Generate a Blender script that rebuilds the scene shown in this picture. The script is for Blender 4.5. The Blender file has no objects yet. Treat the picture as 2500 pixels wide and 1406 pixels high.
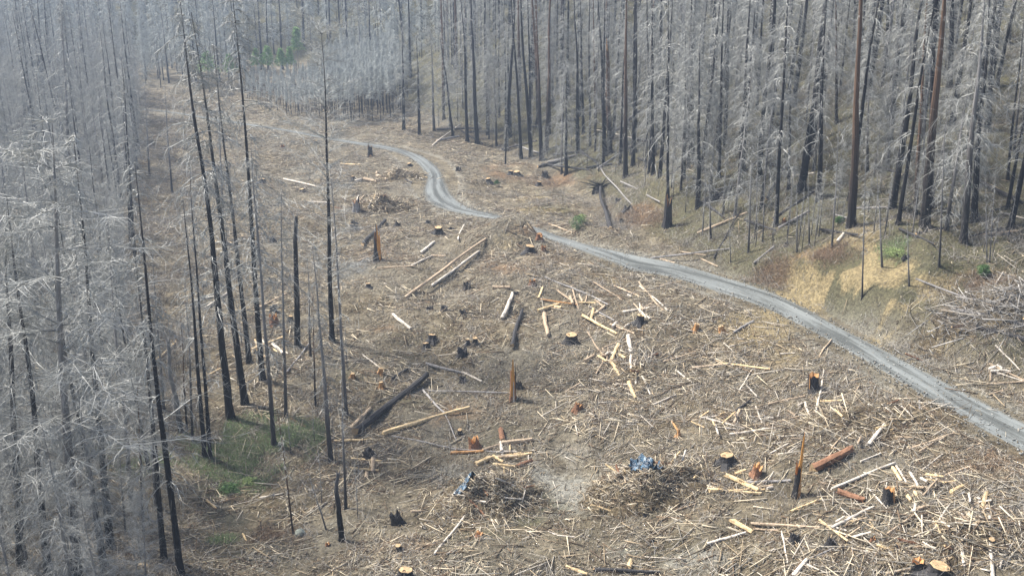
import bpy, math, random
import numpy as np
from mathutils import Vector, Matrix, Quaternion
rad = math.radians
S = bpy.context.scene
# ------------------------------------------------------------------ camera, sky, sun, exposure
CH = 50.0; TH = rad(19.6)
cam = bpy.data.cameras.new('camera'); cam.lens = 36; cam.sensor_width = 36
cam.clip_start = 1; cam.clip_end = 4000
camo = bpy.data.objects.new('camera', cam); S.collection.objects.link(camo)
camo.location = (0, 0, CH); camo.rotation_euler = (math.pi/2 - TH, 0, 0)
S.camera = camo
SUN_EL, SUN_AZ = rad(48), rad(-62)      # azimuth clockwise from +Y (view direction); the sun stands behind left
w = bpy.data.worlds.new("World"); S.world = w; w.use_nodes = True
nt = w.node_tree; nt.nodes.clear()
sky = nt.nodes.new('ShaderNodeTexSky'); sky.sky_type = 'NISHITA'; sky.sun_disc = False
sky.sun_elevation = SUN_EL; sky.sun_rotation = SUN_AZ; sky.air_density = 1.0; sky.dust_density = 3.5
bg = nt.nodes.new('ShaderNodeBackground'); bg.inputs[1].default_value = 0.085
wo = nt.nodes.new('ShaderNodeOutputWorld')
nt.links.new(sky.outputs[0], bg.inputs[0]); nt.links.new(bg.outputs[0], wo.inputs[0])
sl = bpy.data.lights.new('sun', 'SUN'); sl.energy = 5.0; sl.angle = rad(9.0); sl.color = (1, .95, .87)
so = bpy.data.objects.new('sun', sl); S.collection.objects.link(so)
sd = Vector((math.sin(SUN_AZ)*math.cos(SUN_EL), math.cos(SUN_AZ)*math.cos(SUN_EL), math.sin(SUN_EL)))
so.rotation_euler = (-sd).to_track_quat('-Z', 'Y').to_euler()
S.view_settings.view_transform = 'Standard'; S.view_settings.look = 'None'
S.view_settings.exposure = 1.2; S.view_settings.gamma = 1
S.cycles.max_bounces = 5; S.cycles.diffuse_bounces = 3; S.cycles.volume_bounces = 0

rng = np.random.default_rng(7); random.seed(7)
COL = S.collection
# ------------------------------------------------------------------ projection helpers
F = 2500.0; cT, sT = math.cos(TH), math.sin(TH)
def pdir(u, v):
    x = (u-1250)/F; y = -(v-703)/F
    return np.array([x, cT + y*sT, -sT + y*cT])
def plane_at(u, v, z):
    d = pdir(u, v); t = (z-CH)/d[2]
    return np.array([d[0]*t, d[1]*t, z])
def proj(X, Y, Z):
    zz = Z-CH; dep = Y*cT - zz*sT; up = Y*sT + zz*cT
    dep = np.where(dep < 1, 1, dep)
    return 1250 + F*X/dep, 703 - F*up/dep, dep
# ------------------------------------------------------------------ noise
_lat = rng.random((256, 256))
def vnoise(x, y):
    xi = np.floor(x).astype(int); yi = np.floor(y).astype(int); fx = x-xi; fy = y-yi
    fx = fx*fx*(3-2*fx); fy = fy*fy*(3-2*fy)
    a = _lat[xi & 255, yi & 255]; b = _lat[(xi+1) & 255, yi & 255]; c = _lat[xi & 255, (yi+1) & 255]; d = _lat[(xi+1) & 255, (yi+1) & 255]
    return (a*(1-fx)+b*fx)*(1-fy) + (c*(1-fx)+d*fx)*fy - .5
def fbm(x, y, o=4):
    s = 0; a = 1
    for i in range(o):
        s = s + a*vnoise(x*2**i+17.3*i, y*2**i+9.1*i); a *= .5
    return s
# ------------------------------------------------------------------ road edges (photo outline laid on known heights)
def zroad(u): return float(np.interp(u, [300, 1070, 1345, 2600], [0, .5, 3.2, 8.0]))
RL = [(330,268),(420,277),(540,297),(600,306),(700,322),(800,341),(900,359),(950,368),(1000,386),(1028,410),(1041,437),(1032,468),(1040,495),(1075,514),(1125,526),(1215,541),(1290,568),(1345,589),(1390,606),(1500,646),(1540,664),(1640,682),(1760,720),(1860,755),(1950,798),(2060,856),(2150,910),(2250,972),(2350,1035),(2500,1115),(2620,1185),(2760,1264),(3000,1400)]
RR = [(330,265.5),(420,274),(540,293),(600,302),(700,317),(800,335),(900,350),(950,357),(1000,370),(1042,387),(1072,412),(1088,442),(1107,475),(1143,501),(1170,511),(1222,526),(1305,552),(1362,574),(1440,596),(1520,614),(1560,622),(1660,643),(1770,675),(1865,705),(1955,745),(2065,805),(2160,853),(2260,905),(2360,957),(2515,1035),(2635,1098),(2780,1176),(3030,1306)]
eL = np.array([plane_at(u, v, zroad(u)) for u, v in RL]); eR = np.array([plane_at(u, v, zroad(u)) for u, v in RR])
def dens(P, n):                              # Catmull-Rom resample
    out = []
    for i in range(len(P)-1):
        p0 = P[max(i-1, 0)]; p1 = P[i]; p2 = P[i+1]; p3 = P[min(i+2, len(P)-1)]
        for k in range(n):
            t = k/n
            out.append(.5*((2*p1)+(-p0+p2)*t+(2*p0-5*p1+4*p2-p3)*t*t+(-p0+3*p1-3*p2+p3)*t**3))
    out.append(P[-1]); return np.array(out)
eL = dens(eL, 12); eR = dens(eR, 12)
rc = (eL+eR)/2; rw = np.linalg.norm(eL[:, :2]-eR[:, :2], axis=1)/2
# ------------------------------------------------------------------ terrain
FOOT = np.array([(130,-60),(78,20),(58,72),(36,112),(25,135),(15,160),(14,182),(6,215),(-8,245),(-27,275),(-40,315),(-52,360),(-90,400),(-180,420),(-600,430),(-600,-60)], float)
def poly_dist(X, Y, P, closed):
    d = np.full(X.shape, 1e9); n = len(P)
    for i in range(n if closed else n-1):
        a = P[i]; b = P[(i+1) % n]; ab = b-a
        t = np.clip(((X-a[0])*ab[0]+(Y-a[1])*ab[1])/(ab@ab), 0, 1)
        d = np.minimum(d, np.hypot(X-a[0]-t*ab[0], Y-a[1]-t*ab[1]))
    return d
def inside(X, Y, P):
    r = np.zeros(X.shape, bool); n = len(P); j = n-1
    for i in range(n):
        xi, yi = P[i]; xj, yj = P[j]
        if yi != yj:
            c = ((yi > Y) != (yj > Y)) & (X < (xj-xi)*(Y-yi)/(yj-yi)+xi); r ^= c
        j = i
    return r
def road_near(X, Y):
    best = np.full(X.shape, 1e9); z = np.zeros(X.shape); wd = np.zeros(X.shape)
    for i in range(0, len(rc)-1, 3):
        j = min(i+3, len(rc)-1); a = rc[i]; b = rc[j]; ab = (b-a)[:2]
        t = np.clip(((X-a[0])*ab[0]+(Y-a[1])*ab[1])/(ab@ab+1e-9), 0, 1)
        d = np.hypot(X-a[0]-t*ab[0], Y-a[1]-t*ab[1]); m = d < best
        best = np.where(m, d, best); z = np.where(m, a[2]+t*(b[2]-a[2]), z); wd = np.where(m, rw[i]+t*(rw[j]-rw[i]), wd)
    return best, z, wd
def sstep(a, b, x):
    t = np.clip((x-a)/(b-a), 0, 1); return t*t*(3-2*t)
def terrain(X, Y):
    d = poly_dist(X, Y, FOOT, True); ins = inside(X, Y, FOOT); dv = np.where(ins, 0, d)
    rd, rz, rwd = road_near(X, Y)
    z = rz*np.exp(-(np.maximum(rd-rwd, 0)/26)**2)
    z = z - 3.0*np.exp(-(((X+26)/16)**2+((Y-88)/14)**2))
    z = z + fbm(X/34, Y/34, 3)*1.6*sstep(3, 20, rd) + fbm(X/9+5, Y/9, 3)*1.1*sstep(1.5, 8, rd-rwd)
    z = z + 4.0*np.exp(-(((X-2.0)/11.0)**2+((Y-154.5)/5.0)**2))*sstep(0.2, 3.5, rd-rwd)
    z = z + 1.6*np.exp(-(((X-17)/9)**2+((Y-118)/9)**2))
    hill = .60*dv*(1-np.exp(-dv/5))*np.where(dv > 110, 110/np.maximum(dv, 1)+.5*(1-110/np.maximum(dv, 1)), 1)
    hill = hill*(1+.22*fbm(X/30+3, Y/30+8, 3)) + sstep(2, 12, dv)*fbm(X/7, Y/7, 3)*1.4 + (2.6*np.exp(-(((X-41)/17)**2+((Y-108)/16)**2)))*sstep(.3, 5, dv)*(1+.5*fbm(X/3, Y/3, 3))
    z = z + hill
    z = z + fbm(X/2.4, Y/2.4, 2)*.42*sstep(.8, 3, rd-rwd)
    flat = 1 - sstep(.6, 3.2, rd-rwd)
    return z*(1-flat)+(rz)*flat
GX0, GX1, GY0, GY1, GS = -300, 300, 10, 620, .75
gx = np.arange(GX0, GX1, GS); gy = np.arange(GY0, GY1, GS)
MX, MY = np.meshgrid(gx, gy, indexing='ij')
HG = terrain(MX, MY)
_rd, _rz, _rw = road_near(MX, MY); RDG = _rd-_rw
def samp(G, X, Y):
    fx = np.clip((np.asarray(X, float)-GX0)/GS, 0, len(gx)-1.001); fy = np.clip((np.asarray(Y, float)-GY0)/GS, 0, len(gy)-1.001)
    i = fx.astype(int); j = fy.astype(int); a = fx-i; b = fy-j
    return (G[i, j]*(1-a)+G[i+1, j]*a)*(1-b)+(G[i, j+1]*(1-a)+G[i+1, j+1]*a)*b
def hz(X, Y): return samp(HG, X, Y)
_T = np.concatenate([np.arange(55, 220, .25), np.arange(220, 600, .6)])
def hit(u, v):
    d = pdir(u, v); d = d/np.linalg.norm(d)
    P = d[None, :]*_T[:, None]; z = P[:, 2]+CH; h = hz(P[:, 0], P[:, 1])
    k = np.argmax(z < h)
    if not (z < h).any(): k = len(_T)-1
    k = max(k, 1); f0 = z[k-1]-h[k-1]; f1 = h[k]-z[k]; t = _T[k-1]+(_T[k]-_T[k-1])*f0/max(f0+f1, 1e-6)
    p = d*t; return np.array([p[0], p[1], float(hz(p[0], p[1]))])
def depth(p): return float(proj(p[0], p[1], p[2])[2])
# ------------------------------------------------------------------ materials
def mat(name, build, rough=.9, spec=.2):
    m = bpy.data.materials.new(name); m.use_nodes = True; n = m.node_tree
    b = n.nodes['Principled BSDF']; b.inputs['Roughness'].default_value = rough; b.inputs['Specular IOR Level'].default_value = spec
    c = build(n, b)
    if c is not None: n.links.new(c, b.inputs['Base Color'])
    return m
def N(n, t, **k):
    x = n.nodes.new(t)
    for a, v in k.items(): setattr(x, a, v)
    return x
def noise(n, scale, vec=None, detail=5, rough=.6, dist=0):
    x = N(n, 'ShaderNodeTexNoise'); x.inputs['Scale'].default_value = scale; x.inputs['Detail'].default_value = detail
    x.inputs['Roughness'].default_value = rough; x.inputs['Distortion'].default_value = dist
    if vec is not None: n.links.new(vec, x.inputs['Vector'])
    return x.outputs['Fac']
def ramp(n, fac, stops):
    r = N(n, 'ShaderNodeValToRGB'); e = r.color_ramp.elements
    while len(e) < len(stops): e.new(.5)
    for i, (p, c) in enumerate(stops): e[i].position = p; e[i].color = (*c, 1)
    n.links.new(fac, r.inputs['Fac']); return r.outputs['Color']
def mixc(n, fac, a, b):
    x = N(n, 'ShaderNodeMix', data_type='RGBA')
    for s, v in ((0, fac), (6, a), (7, b)):
        if isinstance(v, bpy.types.NodeSocket): n.links.new(v, x.inputs[s])
        elif s == 0: x.inputs[0].default_value = v
        else: x.inputs[s].default_value = (*v, 1)
    return x.outputs[2]
def math_(n, op, a, b=None):
    x = N(n, 'ShaderNodeMath', operation=op)
    for s, v in ((0, a), (1, b)):
        if v is None: continue
        if isinstance(v, bpy.types.NodeSocket): n.links.new(v, x.inputs[s])
        else: x.inputs[s].default_value = v
    return x.outputs[0]
def objco(n, scale=(1, 1, 1)):
    t = N(n, 'ShaderNodeTexCoord'); m = N(n, 'ShaderNodeMapping'); m.inputs['Scale'].default_value = scale
    n.links.new(t.outputs['Object'], m.inputs['Vector']); return m.outputs['Vector']
def bump(n, b, h, s=.5, d=.05):
    x = N(n, 'ShaderNodeBump'); x.inputs['Strength'].default_value = s; x.inputs['Distance'].default_value = d
    n.links.new(h, x.inputs['Height']); n.links.new(x.outputs[0], b.inputs['Normal'])
def attr(n, name):
    a = N(n, 'ShaderNodeAttribute'); a.attribute_name = name; return a
def g_ground(n, b):
    v = objco(n)
    big = noise(n, .07, v, 4); mid = noise(n, .45, v, 6, .65); fine = noise(n, 2.6, v, 8, .75); vf = noise(n, 9, v, 6, .8)
    c = ramp(n, mid, [(.3, (.066, .053, .033)), (.46, (.140, .116, .077)), (.6, (.235, .20, .14)), (.75, (.35, .315, .235))])
    c = mixc(n, ramp(n, big, [(.4, (0, 0, 0)), (.62, (.55, .55, .55))]), c, (.225, .21, .17))
    sp = ramp(n, fine, [(.40, (.42, .42, .42)), (.55, (1, 1, 1)), (.68, (1.55, 1.5, 1.4))])
    x = N(n, 'ShaderNodeMix', data_type='RGBA', blend_type='MULTIPLY'); x.inputs[0].default_value = .8
    a = attr(n, 'kind_a'); b2 = attr(n, 'kind_b'); sa = N(n, 'ShaderNodeSeparateColor'); sb = N(n, 'ShaderNodeSeparateColor')
    n.links.new(a.outputs['Color'], sa.inputs[0]); n.links.new(b2.outputs['Color'], sb.inputs[0])
    def m(sock, lo=.33, hi=.62):
        s = math_(n, 'MULTIPLY', sock, math_(n, 'ADD', mid, .35)); s = math_(n, 'ADD', s, math_(n, 'MULTIPLY', math_(n, 'SUBTRACT', fine, .5), .9))
        return ramp(n, s, [(lo-.08, (0, 0, 0)), (hi+.3, (.85, .85, .85))])
    c = mixc(n, m(sa.outputs[2]), c, (.30, .295, .26))        # grey gravelly ash
    c = mixc(n, m(sb.outputs[0]), c, (.075, .078, .035))        # moss and olive growth
    c = mixc(n, m(sb.outputs[1]), c, (.235, .145, .08))         # rust coloured bark dust
    c = mixc(n, m(sa.outputs[1], .3, .35), c, (.31, .25, .14))# ochre earth
    c = mixc(n, m(sa.outputs[0]), c, (.14, .155, .085))        # green growth
    c = mixc(n, m(sb.outputs[2]), c, (.13, .128, .10))        # dark mud
    n.links.new(c, x.inputs[6]); n.links.new(sp, x.inputs[7])
    bump(n, b, math_(n, 'ADD', fine, math_(n, 'MULTIPLY', vf, .4)), .9, .35)
    return x.outputs[2]
M = {}
M['ground'] = mat('ground', g_ground, .95, .1)
def g_road(n, b):
    t = N(n, 'ShaderNodeTexCoord'); mp = N(n, 'ShaderNodeMapping'); mp.inputs['Scale'].default_value = (.075, 5.0, 1)
    n.links.new(t.outputs['UV'], mp.inputs['Vector']); o = objco(n)
    st = noise(n, 1.0, mp.outputs[0], 5, .6, .4); f = noise(n, 3, o, 7, .7); g = noise(n, .35, o, 4)
    s = math_(n, 'ADD', math_(n, 'MULTIPLY', st, .8), math_(n, 'MULTIPLY', f, .2))
    c = ramp(n, s, [(.40, (.07, .076, .075)), (.48, (.105, .112, .109)), (.52, (.14, .152, .152)), (.68, (.205, .22, .218))])
    sep = N(n, 'ShaderNodeSeparateXYZ'); n.links.new(t.outputs['UV'], sep.inputs[0])
    e = math_(n, 'ABSOLUTE', math_(n, 'SUBTRACT', sep.outputs[1], .5)); e = math_(n, 'ADD', e, math_(n, 'MULTIPLY', math_(n, 'SUBTRACT', f, .5), .35))
    c = mixc(n, ramp(n, e, [(.36, (0, 0, 0)), (.47, (1, 1, 1))]), c, (.13, .12, .095))
    bump(n, b, f, .4, .05); return c
M['road'] = mat('gravel_road', g_road, .95, .1)
def g_bark(lo, hi, top, c0, c1):
    def f(n, b):
        v = objco(n, (9, 9, 5)); oi = N(n, 'ShaderNodeObjectInfo'); t = N(n, 'ShaderNodeTexCoord')
        s = N(n, 'ShaderNodeSeparateXYZ'); n.links.new(t.outputs['Object'], s.inputs[0])
        vv = N(n, 'ShaderNodeVectorMath', operation='ADD'); n.links.new(v, vv.inputs[0]); n.links.new(oi.outputs['Location'], vv.inputs[1])
        nz = noise(n, 1.2, vv.outputs[0], 5, .65); nf = noise(n, 5, vv.outputs[0], 4, .7)
        k = math_(n, 'ADD', s.outputs[2], math_(n, 'MULTIPLY', math_(n, 'SUBTRACT', nz, .5), .5))
        k = math_(n, 'ADD', k, math_(n, 'MULTIPLY', math_(n, 'SUBTRACT', oi.outputs['Random'], .5), .25))
        col = ramp(n, k, [(c0, lo), ((c0+c1)/2, hi), (c1, top)])
        x = N(n, 'ShaderNodeMix', data_type='RGBA', blend_type='MULTIPLY'); x.inputs[0].default_value = .7
        n.links.new(col, x.inputs[6]); n.links.new(ramp(n, nf, [(.35, (.45, .45, .45)), (.65, (1.5, 1.5, 1.5))]), x.inputs[7])
        bump(n, b, nf, .5, .05); return x.outputs[2]
    return f
M['bark_black'] = mat('charred_bark', g_bark((.011, .011, .013), (.022, .021, .024), (.10, .098, .10), .3, .95))
M['bark_brown'] = mat('scorched_brown_bark', g_bark((.022, .02, .02), (.05, .036, .028), (.12, .075, .05), .12, .45))
M['bark_grey'] = mat('weathered_grey_bark', g_bark((.03, .029, .03), (.125, .118, .115), (.24, .235, .235), .03, .45))
def flatv(c, d=.25, isl=False, grain=None):
    def f(n, b):
        if isl: r = N(n, 'ShaderNodeNewGeometry').outputs['Random Per Island']
        else: r = N(n, 'ShaderNodeObjectInfo').outputs['Random']
        lo = tuple(max(x*(1-d), 0) for x in c); hi = tuple(x*(1+d) for x in c)
        col = mixc(n, r, lo, hi)
        if grain:
            v = objco(n, grain); nz = noise(n, 1, v, 5, .7)
            x = N(n, 'ShaderNodeMix', data_type='RGBA', blend_type='MULTIPLY'); x.inputs[0].default_value = .8
            n.links.new(col, x.inputs[6]); n.links.new(ramp(n, nz, [(.3, (.5, .45, .4)), (.5, (1, 1, 1)), (.7, (1.25, 1.25, 1.25))]), x.inputs[7])
            pz = noise(n, 1, objco(n, (1.6, 1.6, 1.1)), 6, .7)
            bump(n, b, nz, .6, .04); return mixc(n, ramp(n, pz, [(.56, (0, 0, 0)), (.63, (.75, .75, .75))]), x.outputs[2], tuple(t*.4 for t in c))
        return col
    return f
M['twig'] = mat('ashen_twigs', flatv((.35, .355, .34), .42, True), .8, .1)
M['twig_dark'] = mat('sooty_twigs', flatv((.15, .15, .16), .4, True), .85, .1)
M['twig_far'] = mat('ashen_twigs_far', flatv((.33, .335, .335), .35, True), .8, .1)
M['twig_young'] = mat('ashen_twigs_young', flatv((.43, .45, .435), .3, True), .8, .1)
M['needle'] = mat('green_needles', flatv((.09, .17, .06), .45, True), .6, .2)
M['needle_light'] = mat('light_green_needles', flatv((.22, .35, .13), .35, True), .6, .2)
M['needle_yellow'] = mat('yellow_green_needles', flatv((.27, .34, .14), .35, True), .6, .2)
G1 = (6, 6, .8)
M['wood_pale'] = mat('fresh_peeled_wood', flatv((.62, .47, .27), .14, False, G1), .7, .25)
M['wood_white'] = mat('bleached_wood', flatv((.56, .51, .44), .12, False, G1), .75, .2)
M['wood_tan'] = mat('weathered_tan_wood', flatv((.42, .33, .235), .2, False, G1), .8, .2)
M['wood_grey'] = mat('silver_grey_wood', flatv((.27, .26, .255), .2, False, G1), .85, .1)
M['wood_red'] = mat('rotten_red_wood', flatv((.22, .12, .075), .2, False, G1), .85, .1)
M['wood_orange'] = mat('orange_heartwood', flatv((.40, .22, .095), .15, False, G1), .75, .2)
M['wood_fire'] = mat('bright_orange_heartwood', flatv((.62, .31, .085), .1, False, G1), .75, .2)
M['cut'] = mat('sawn_wood_face', flatv((.46, .33, .19), .15, False, (5, 5, 5)), .8, .2)
def g_char(n, b):
    v = objco(n, (3, 3, .7)); nz = noise(n, 1.4, v, 6, .7); nf = noise(n, 7, objco(n, (2, 2, .5)), 4, .7)
    bump(n, b, nf, .8, .05)
    return ramp(n, nz, [(.3, (.012, .012, .014)), (.55, (.03, .029, .031)), (.66, (.06, .055, .055)), (.78, (.30, .21, .14))])
M['char'] = mat('charred_wood', g_char, .7, .3)
def g_mix(pal):
    def f(n, b):
        r = N(n, 'ShaderNodeNewGeometry').outputs['Random Per Island']
        st = [(i/len(pal), c) for i, c in enumerate(pal)]
        col = ramp(n, r, st); col.node.color_ramp.interpolation = 'CONSTANT'; return col
    return f
M['litter'] = mat('mixed_slash_wood', g_mix([(.49, .43, .315), (.17, .145, .105), (.18, .165, .14), (.09, .07, .05), (.58, .50, .37), (.31, .285, .24), (.085, .065, .05), (.34, .27, .18), (.17, .12, .08), (.50, .455, .385)]), .85, .1)
M['litter_grey'] = mat('grey_dead_twigs', g_mix([(.30, .29, .275), (.22, .21, .20), (.36, .35, .335), (.15, .135, .115), (.27, .25, .215), (.20, .17, .135)]), .85, .1)
M['chips'] = mat('wood_chips', g_mix([(.46, .40, .31), (.30, .24, .17), (.20, .14, .095), (.44, .41, .36), (.11, .08, .058), (.27, .235, .19)]), .85, .1)
M['stones'] = mat('loose_stones', g_mix([(.22, .225, .215), (.14, .14, .13), (.30, .30, .285), (.18, .155, .12)]), .9, .1)
M['drygrass'] = mat('dry_grass_blades', g_mix([(.24, .19, .10), (.30, .24, .14), (.15, .135, .06), (.20, .17, .11)]), .9, .1)
M['grass'] = mat('green_grass_blades', g_mix([(.14, .24, .085), (.19, .28, .12), (.12, .15, .08), (.26, .26, .17), (.30, .27, .21)]), .8, .1)
M['brush'] = mat('rusty_brush', g_mix([(.25, .16, .10), (.22, .17, .12), (.32, .25, .18), (.17, .13, .10)]), .9, .1)
def g_tarp(n, b):
    v = objco(n); nz = noise(n, 2.2, v, 5, .6); bump(n, b, noise(n, 5, v, 6, .7, .8), 1, .1)
    return ramp(n, nz, [(.38, (.008, .02, .04)), (.52, (.018, .055, .10)), (.66, (.06, .15, .24)), (.76, (.32, .42, .5))])
M['tarp'] = mat('blue_black_plastic_sheet', g_tarp, .3, .5)
M['rock'] = mat('pale_rock', flatv((.30, .33, .29), .1, False, (2, 2, 2)), .9, .1)
# ------------------------------------------------------------------ mesh builders
def mkmesh(name, V, Fc, mats, smooth=False, midx=None):
    me = bpy.data.meshes.new(name); V = np.asarray(V, np.float32)
    if isinstance(Fc, np.ndarray):
        k = Fc.shape[1]; me.vertices.add(len(V)); me.vertices.foreach_set('co', V.ravel())
        me.loops.add(Fc.size); me.loops.foreach_set('vertex_index', Fc.astype(np.int32).ravel())
        me.polygons.add(len(Fc)); me.polygons.foreach_set('loop_start', np.arange(0, Fc.size, k, dtype=np.int32))
        me.update(calc_edges=True)
    else: me.from_pydata([tuple(map(float, v)) for v in V], [], Fc)
    for m in mats: me.materials.append(m)
    if midx is not None: me.polygons.foreach_set('material_index', np.asarray(midx, np.int32))
    if smooth: me.polygons.foreach_set('use_smooth', np.ones(len(me.polygons), bool))
    return me
def link(name, me, parent=None, loc=None):
    o = bpy.data.objects.new(name, me); COL.objects.link(o)
    if parent is not None: o.parent = parent
    if loc is not None: o.location = loc
    return o
def tag(o, label=None, cat=None, group=None, kind=None):
    if label: o['label'] = label
    if cat: o['category'] = cat
    if group: o['group'] = group
    if kind: o['kind'] = kind
    return o
def perp(D, r=None):
    R = rng.normal(size=D.shape) if r is None else r
    s = np.cross(D, R); return s/np.maximum(np.linalg.norm(s, axis=1, keepdims=True), 1e-6)
def tris(P0, P1, W, side=None):                  # tapering slivers
    D = P1-P0; s = perp(D) if side is None else side; W = np.broadcast_to(W, (len(P0),))[:, None]
    V = np.stack([P0-s*W/2, P0+s*W/2, P1], 1).reshape(-1, 3); Fc = np.arange(len(V)).reshape(-1, 3); return V, Fc
def twigs2(P0, P1, P2, W):                       # two-segment bent slivers: quad as 2 tris + tip tri, one island
    D = P2-P0; s = perp(D); W = np.broadcast_to(W, (len(P0),))[:, None]
    V = np.stack([P0-s*W/2, P0+s*W/2, P1-s*W*.35, P1+s*W*.35, P2], 1).reshape(-1, 3); n = len(P0); b = np.arange(n)[:, None]*5
    Fc = np.concatenate([b+np.array([[0, 1, 3]]), b+np.array([[0, 3, 2]]), b+np.array([[2, 3, 4]])], 0); return V, Fc
def prisms(P0, P1, R0, R1, k=3):                 # capped k-sided sticks made of triangles
    D = P1-P0; a = perp(D); Dn = D/np.maximum(np.linalg.norm(D, axis=1, keepdims=True), 1e-6); b = np.cross(Dn, a)
    R0 = np.broadcast_to(R0, (len(P0),))[:, None]; R1 = np.broadcast_to(R1, (len(P0),))[:, None]; L = []
    for P, R in ((P0, R0), (P1, R1)):
        for i in range(k):
            an = 2*math.pi*i/k; L.append(P+(a*math.cos(an)+b*math.sin(an))*R)
    V = np.stack(L, 1).reshape(-1, 3); n = len(P0); base = np.arange(n)[:, None]*2*k; T = []
    for i in range(k):
        j = (i+1) % k; T += [[i, j, k+j], [i, k+j, k+i]]
    for i in range(1, k-1): T += [[0, i+1, i], [k, k+i, k+i+1]]
    return V, np.concatenate([base+np.array([t]) for t in T], 0)
def cat(parts):
    V = []; Fc = []; o = 0
    for v, f in parts:
        V.append(v); Fc.append(f+o); o += len(v)
    return np.concatenate(V), np.concatenate(Fc)
# ------------------------------------------------------------------ ground sheet
def build_ground():
    ny, nx = 620, 460
    t = np.linspace(0, 1, ny); Y = np.concatenate([np.linspace(-80, 50, 20), 52*np.exp(t*math.log(640/52))])
    s = np.linspace(-1, 1, nx); s = np.sign(s)*(np.abs(s)**1.15)
    YY, SS = np.meshgrid(Y, s, indexing='ij'); XX = SS*(np.maximum(YY, 55)*.62+30)
    far = np.abs(SS) > .97; XX = np.where(far, XX*(1+(np.abs(SS)-.97)*60), XX)
    ZZ = terrain(XX, YY)
    rd, rz, rwd = road_near(XX, YY); e = rd-rwd
    ZZ = ZZ - .06*(e < .8)
    V = np.stack([XX, YY, ZZ], -1).reshape(-1, 3)
    r, c = YY.shape; I = np.arange(r*c).reshape(r, c)
    Fq = np.stack([I[:-1, :-1], I[:-1, 1:], I[1:, 1:], I[1:, :-1]], -1).reshape(-1, 4)
    me = mkmesh('ground', V, Fq, [M['ground']], True)
    U, W, D = proj(XX, YY, ZZ)
    def blobs(L):
        m = np.zeros(XX.shape)
        for u, v, a, b, k in L: m = np.maximum(m, k*np.exp(-(((U-u)/a)**2+((W-v)/b)**2)))
        return m*np.clip(.75+2.2*fbm(XX/5+7, YY/5, 4), 0, 1.5)
    hillm = sstep(0, 6, np.where(inside(XX, YY, FOOT), 0, poly_dist(XX, YY, FOOT, True)))
    green = blobs([(600,1090,120,60,.6),(690,1060,90,40,.5),(560,1185,70,25,1.2),(540,1315,35,15,.8),(2180,615,60,45,.6),(1420,550,40,25,.5),(330,1110,80,30,.6),(250,1150,90,50,.5),(2290,730,40,15,.5),(760,460,60,15,.35),(520,1150,90,60,.7)])
    ochre = blobs([(2105,650,80,62,5),(2060,705,120,55,4),(2180,725,110,45,3.5),(1980,690,40,30,.9),(1850,800,80,45,1.6),(1900,860,80,30,.6),(2200,800,130,40,1.4),(2330,850,90,40,.6),(1240,590,40,30,.6),(1280,490,60,35,.6),(1480,680,50,20,.4),(1020,745,35,12,.8),(2400,900,80,60,.55),(1330,520,60,20,.5)])
    grav = blobs([(1370,1200,95,75,1.8),(1400,1120,120,40,.9),(1300,1340,190,65,1.0),(1100,1160,90,40,.9),(760,440,120,30,.6),(860,515,50,12,.9),(1700,1370,130,45,.7),(1170,1370,140,50,.6),(650,400,130,60,.45),(1750,970,100,60,.45),(880,720,80,40,.5),(1500,1340,120,50,.6),(2040,1390,120,30,.5)])
    near = np.clip(1-(e-.5)/3.5, 0, 1)*(e > 0)
    grav = np.maximum(grav, near*.75)
    moss = blobs([(960,930,140,70,.8),(1150,900,160,60,.55),(1190,1070,120,50,.7),(1300,1310,220,75,1.1),(1270,1230,90,40,1.2),(1520,480,160,50,.6),(1350,500,80,50,.7),(1400,880,120,60,.45),(2050,560,200,60,.8),(2350,640,140,60,.8),(1900,640,120,40,.7),(1560,780,70,40,.6),(1050,820,140,40,.4),(1600,1330,120,50,.5)])
    moss = np.maximum(moss, hillm*.85)
    rust = blobs([(1330,565,90,18,1.0),(1560,520,70,40,.7),(2000,620,70,25,1.2),(1920,670,90,30,.9),(1500,800,110,40,.7),(1250,640,90,40,.7),(2350,1060,120,60,.9),(1100,1010,90,40,.6),(950,620,110,40,.5),(1750,1250,110,40,.5),(1260,420,100,30,.7),(1380,440,90,30,.7),(1480,1100,60,20,.4),(650,1300,110,30,.9),(2450,1100,120,60,.7),(2330,1130,120,60,.5),(1350,620,70,40,.5),(2100,1320,120,40,.6),(1000,1330,130,30,.5),(1800,870,200,60,.35),(930,800,60,14,.6),(2400,680,90,30,.6),(1980,560,120,30,.5),(1400,1095,60,15,.4),(2200,340,60,30,.4)])
    dark = blobs([(580,1260,75,45,1.8),(630,1335,70,50,1.5),(900,350,30,8,.4)])
    for nm, (a, b, c2) in (('kind_a', (green, ochre, grav)), ('kind_b', (moss, rust, dark))):
        at = me.attributes.new(nm, 'FLOAT_COLOR', 'POINT')
        A = np.stack([a, b, c2, np.ones(XX.shape)], -1).reshape(-1).astype(np.float32); at.data.foreach_set('color', A)
    return tag(link('ground', me), kind='structure')
build_ground()
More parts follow.
